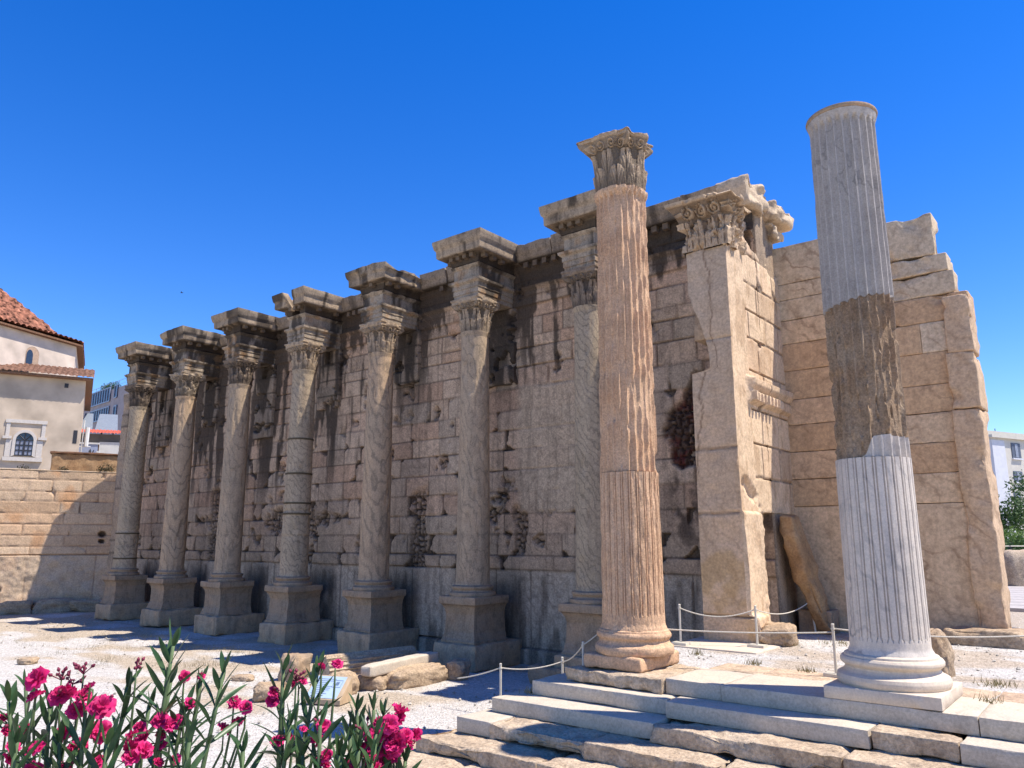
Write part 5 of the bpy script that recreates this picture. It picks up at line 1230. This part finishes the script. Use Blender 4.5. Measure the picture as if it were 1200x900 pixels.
c1 = atZ(1176, 712, TZ+.1); c2 = atZ(1260, 716, TZ+.1); c3 = atZ(1260, 682, TZ+.1); c4 = atZ(1178, 683, TZ+.1)
for i in range(12):
    f0, f1 = i/12., (i+.93)/12.; L = lambda f: c1+(c4-c1)*f; Rr = lambda f: c2+(c3-c2)*f
    qd = [L(f0), Rr(f0), Rr(f1), L(f1)]; mb.add([*qd, *[q-np.array([0, 0, .18]) for q in qd]], [(0, 1, 2, 3), (7, 6, 5, 4), (0, 4, 5, 1), (1, 5, 6, 2), (2, 6, 7, 3), (3, 7, 4, 0)])
mb.build('planks', M['deck'], dk)
z_ = TZ; b0 = atZ(1188, 690, TZ)
bl = lump('stone_block', 'large squared pale stone block beyond the walkway', 'stone', (b0[0]+.2, b0[1]+1.2, TZ+.75), (1.6, 1.3, 1.9), 61, 'step_old', .6, amp=.06)
MB().tube([atZ(1180, 737, TZ), atZ(1180, 737, TZ)+np.array([0, 0, .02])], .3, 12).build('drain_cover', M['iron'], None); col.objects['drain_cover']['label'] = 'small dark drain cover in the ground near the wall end'; col.objects['drain_cover']['category'] = 'drain'
rblock('kerb_stone', (-2.1, 1.5, 24.5, 25.1, TZ-.1, TZ+.35), M['rubble'], None, res=.1, r=.05, amp=.04, chip=.1, seed=12); tag(col.objects['kerb_stone'], 'low brown kerb stone row before the timber walkway', 'kerb')
#@@FLOWERS
# ================================================================ oleander shrubs close to the camera
def leaf_geo(mb, p, d, up, L, w_, rr, cc):
    d = d/np.linalg.norm(d); sd_ = np.cross(d, up); sd_ /= np.linalg.norm(sd_)+1e-6; nn = np.cross(sd_, d)
    n = 7; V = []; droop = rr.uniform(.0, .28)*L
    for i in range(n+1):
        t = i/n; wd = w_*(math.sin(math.pi*min(1, t*.98+.02))**.8)*(1-.25*t); c = p+d*L*t-np.array([0, 0, 1.])*droop*t*t
        V += [c-sd_*wd+nn*wd*.35, c, c+sd_*wd+nn*wd*.35]
    F = []
    for i in range(n):
        a = i*3; F += [(a, a+1, a+4, a+3), (a+1, a+2, a+5, a+4)]
    mb.add(V, F, cc)
def flower(mb, c, nrm, R0, rr, double=True):
    nrm = nrm/np.linalg.norm(nrm); a = np.cross(nrm, (0, 0, 1.)); a = a/np.linalg.norm(a) if np.linalg.norm(a) > .1 else np.array([1., 0, 0]); b = np.cross(nrm, a)
    for ring, (k, sc_, lift, sh) in enumerate(((5, 1., .10, 1.), (5, .78, .28, .92), (4, .5, .48, .8)) if double else ((5, 1., .15, 1.),)):
        for i in range(k):
            t0 = 2*math.pi*(i+.5*ring)/k+rr.uniform(-.15, .15); V = []; nu, nv = 5, 5; tone = sh*rr.uniform(.8, 1.1)
            for v in range(nv):
                f = v/(nv-1)
                for u in range(nu):
                    g_ = (u/(nu-1)-.5)*2; wd = .82*math.sin(math.pi*(.12+.60*f)); an = t0+g_*wd*.95
                    r = R0*sc_*f*(1-.14*g_*g_)*rr.uniform(.93, 1.06); h = R0*(lift*f*1.5+.16*math.sin(g_*5+i)*f+.22*f*f*rr.uniform(.3, 1.2)-.12*f**4*2)
                    V.append(c+a*r*math.cos(an)+b*r*math.sin(an)+nrm*h)
            mb.add(V, [(x_+y_*nu, x_+1+y_*nu, x_+1+(y_+1)*nu, x_+(y_+1)*nu) for y_ in range(nv-1) for x_ in range(nu-1)], (tone, tone, tone))
def shrub(label, root, stems, flowers, buds, seed):
    """stems: (px,py,D,lean) of the tip; flowers: (px,py,D,size px, count)"""
    rr = random.Random(seed); root = np.array(root); t = thing('oleander', label, 'shrub', tuple(root), 'oleander shrubs in flower')
    sm = MB(); lm = MB(); ends = []
    for (px, py, D, nl, L) in stems:
        tip = atD(px, py, D)
        r0 = root+np.array([rr.uniform(-.25, .25), rr.uniform(-.2, .2), 0]); mid = r0+(tip-r0)*.5+np.array([rr.uniform(-.1, .1), rr.uniform(-.1, .1), .3]); pre = tip+(mid-tip)*.30+np.array([0, 0, -.06])
        P_ = []
        for i in range(15):
            f = i/14; P_.append((1-f)**3*r0+3*(1-f)**2*f*mid+3*(1-f)*f*f*pre+f**3*tip)
        rad = [.014*(1-.75*i/14)+.0012 for i in range(15)]; sm.tube(P_, rad, 6)
        # whorls of three along the last 45 cm
        ln = 0; k = 14; acc = [0]
        P_ = np.array(P_); seg_ = np.linalg.norm(P_[1:]-P_[:-1], axis=1); cum = np.concatenate([[0], np.cumsum(seg_)]); tot = cum[-1]
        nl = max(3, int(nl*.72))
        for q in range(nl):
            s_ = tot-(.005+q*.040); 
            if s_ < 0: break
            j = min(13, np.searchsorted(cum, s_)-1); j = max(j, 0); f = (s_-cum[j])/seg_[j]; p = P_[j]+(P_[j+1]-P_[j])*f; ax_ = (P_[j+1]-P_[j])/seg_[j]
            a = np.cross(ax_, (1, .3, .2)); a /= np.linalg.norm(a); b = np.cross(ax_, a)
            for w3 in range(3):
                an = q*1.05+w3*2.094+rr.uniform(-.3, .3); op = min(1.4, .30+.17*q)+rr.uniform(-.2, .25); d = ax_*math.cos(op)+(a*math.cos(an)+b*math.sin(an))*math.sin(op)
                l = L*rr.uniform(.75, 1.1)*(.6+.4*min(1, q/2.)); tn = rr.uniform(.5, 1.9); leaf_geo(lm, p, d, np.array([0, 0, 1.])+.4*np.array([rr.gauss(0, 1), rr.gauss(0, 1), 0]), l, L*.062, rr, (tn*(1.25 if rr.random() < .1 else 1), tn, tn*.9))
    for (px, py, D, s_, cnt) in flowers:
        c = atD(px, py, D); R0 = s_/901.*D; fo = MB(); bdm = MB()
        vw = -c/np.linalg.norm(c)
        for i in range(cnt):
            off = np.array([rr.gauss(0, .5), rr.gauss(0, .5), rr.gauss(0, .5)])*R0*(1.0 if cnt > 1 else 0)*1.25
            fo = MB(); flower(fo, c+off, vw*rr.uniform(.2, .9)+np.array([rr.gauss(0, .5), rr.gauss(0, .5), .7+rr.gauss(0, .3)]), R0*rr.uniform(.75, 1.05) if cnt > 1 else R0*1.1, rr)
            f_ = fo.build('flower', M['petal'], t, True, colr=True)
            if rr.random() < .7:
                o_ = off+np.array([rr.gauss(0, .7), rr.gauss(0, .7), rr.uniform(-.2, 1.0)])*R0*.8; sm.tube([c, c+o_*.9], .0018, 4); bdm.tube([c+o_*.9, c+o_*1.02, c+o_*1.15], [.002, .0055, .001], 6)
        if bdm.n: bdm.build('bud_cluster', M['bud'], t, True)
        dn = root+np.array([rr.uniform(-.3, .3), rr.uniform(-.3, .3), 1.2]); pts = [c-vw*.01, c-np.array([0, 0, .05])-vw*.02, c+(dn-c)*.3, dn]; sm.tube(pts, [.002, .003, .006, .01], 6)
    for (px, py, D) in buds:
        c = atD(px, py, D); bm_ = MB()
        for i in range(9):
            o_ = np.array([rr.gauss(0, .7), rr.gauss(0, .7), rr.uniform(.2, 1.6)])*.014; bm_.tube([c, c+o_], .0013, 4); bm_.tube([c+o_, c+o_*1.2, c+o_*1.5], [.002, .005, .001], 6)
        bm_.build('bud_cluster', M['bud'], t, True)
        dn = root+np.array([rr.uniform(-.3, .3), rr.uniform(-.3, .3), 1.2]); sm.tube([c, c-np.array([0, 0, .06]), c+(dn-c)*.35, dn], [.0018, .003, .006, .01], 6)
    sm.build('stems', M['stem_ol'], t, True); lm.build('leaves', M['leaf_ol'], t, True, colr=True)
def rootz(px, D): p = atD(px, 860, D); return (p[0], p[1], -3.4)
shrub('large oleander with pink flowers at the bottom left, leafy shoots reaching over the gravel', rootz(95, 1.95),
      [(10, 822, 1.9, 7, .13), (30, 805, 2.1, 8, .12), (58, 830, 1.9, 8, .13), (100, 835, 1.8, 7, .13), (150, 805, 2.0, 9, .13), (203, 757, 1.95, 12, .13), (262, 788, 1.9, 8, .13), (235, 800, 2.0, 7, .11), (222, 870, 1.75, 6, .13),
       (70, 870, 1.8, 8, .13), (20, 870, 1.7, 8, .13), (125, 872, 1.75, 8, .14), (175, 830, 2.1, 8, .12), (-20, 840, 1.9, 8, .13), (215, 835, 1.95, 5, .13), (200, 800, 2.05, 7, .12)],
      [(44, 796, 1.85, 14, 1), (42, 817, 1.85, 10, 1), (70, 810, 1.85, 13, 2), (109, 808, 1.85, 11, 2), (120, 829, 1.8, 15, 1), (90, 832, 1.85, 11, 1), (118, 858, 1.85, 13, 1), (48, 876, 1.8, 14, 2), (72, 866, 1.85, 13, 2), (30, 856, 1.9, 9, 1),
       (8, 847, 1.9, 9, 2), (10, 885, 1.8, 12, 2), (165, 853, 1.9, 11, 2), (168, 870, 1.85, 12, 1), (200, 857, 1.9, 13, 3), (190, 870, 1.9, 9, 2), (216, 793, 1.95, 7, 1), (236, 793, 2.0, 5, 1), (222, 824, 1.95, 7, 1),
       (274, 822, 1.95, 9, 2), (288, 829, 1.95, 8, 1), (279, 847, 1.95, 8, 1), (262, 855, 1.95, 9, 1), (155, 892, 1.8, 13, 3), (62, 895, 1.8, 12, 2), (190, 893, 1.85, 9, 2), (115, 893, 1.8, 9, 1)],
      [(98, 790, 1.9), (160, 784, 2.0), (72, 797, 1.9), (85, 802, 1.9)], 5)
shrub('middle oleander with slender shoots in front of the information sign', rootz(345, 1.9),
      [(332, 785, 1.95, 9, .13), (372, 788, 1.95, 9, .12), (285, 880, 1.8, 6, .12), (340, 850, 1.85, 8, .13), (375, 850, 1.8, 7, .13), (355, 885, 1.8, 7, .13), (398, 885, 1.75, 5, .12)],
      [(377, 781, 1.95, 5, 1), (393, 781, 1.95, 8, 2), (333, 818, 1.95, 9, 2), (350, 808, 2.0, 7, 2), (330, 868, 1.85, 10, 2), (376, 862, 1.85, 9, 3), (372, 895, 1.8, 11, 2), (356, 855, 1.85, 5, 1)], [(347, 798, 1.95)], 9)
shrub('dense oleander with the big pink flower cluster, beside the lowest steps', rootz(430, 1.9),
      [(418, 832, 1.95, 9, .11), (438, 832, 1.95, 9, .11), (410, 862, 1.85, 8, .12), (450, 838, 1.9, 8, .10), (440, 860, 1.8, 8, .12), (420, 880, 1.75, 8, .12), (455, 880, 1.85, 8, .12), (400, 890, 1.75, 7, .12), (435, 895, 1.7, 8, .12), (475, 892, 1.85, 6, .11)],
      [(460, 845, 1.85, 12, 4), (468, 858, 1.85, 11, 4), (476, 866, 1.85, 10, 3), (462, 874, 1.85, 12, 4), (450, 886, 1.85, 12, 4), (452, 858, 1.88, 10, 3), (428, 868, 1.85, 8, 2), (425, 890, 1.8, 11, 4), (408, 897, 1.8, 10, 2), (443, 897, 1.8, 11, 3)], [(430, 858, 1.9)], 13)
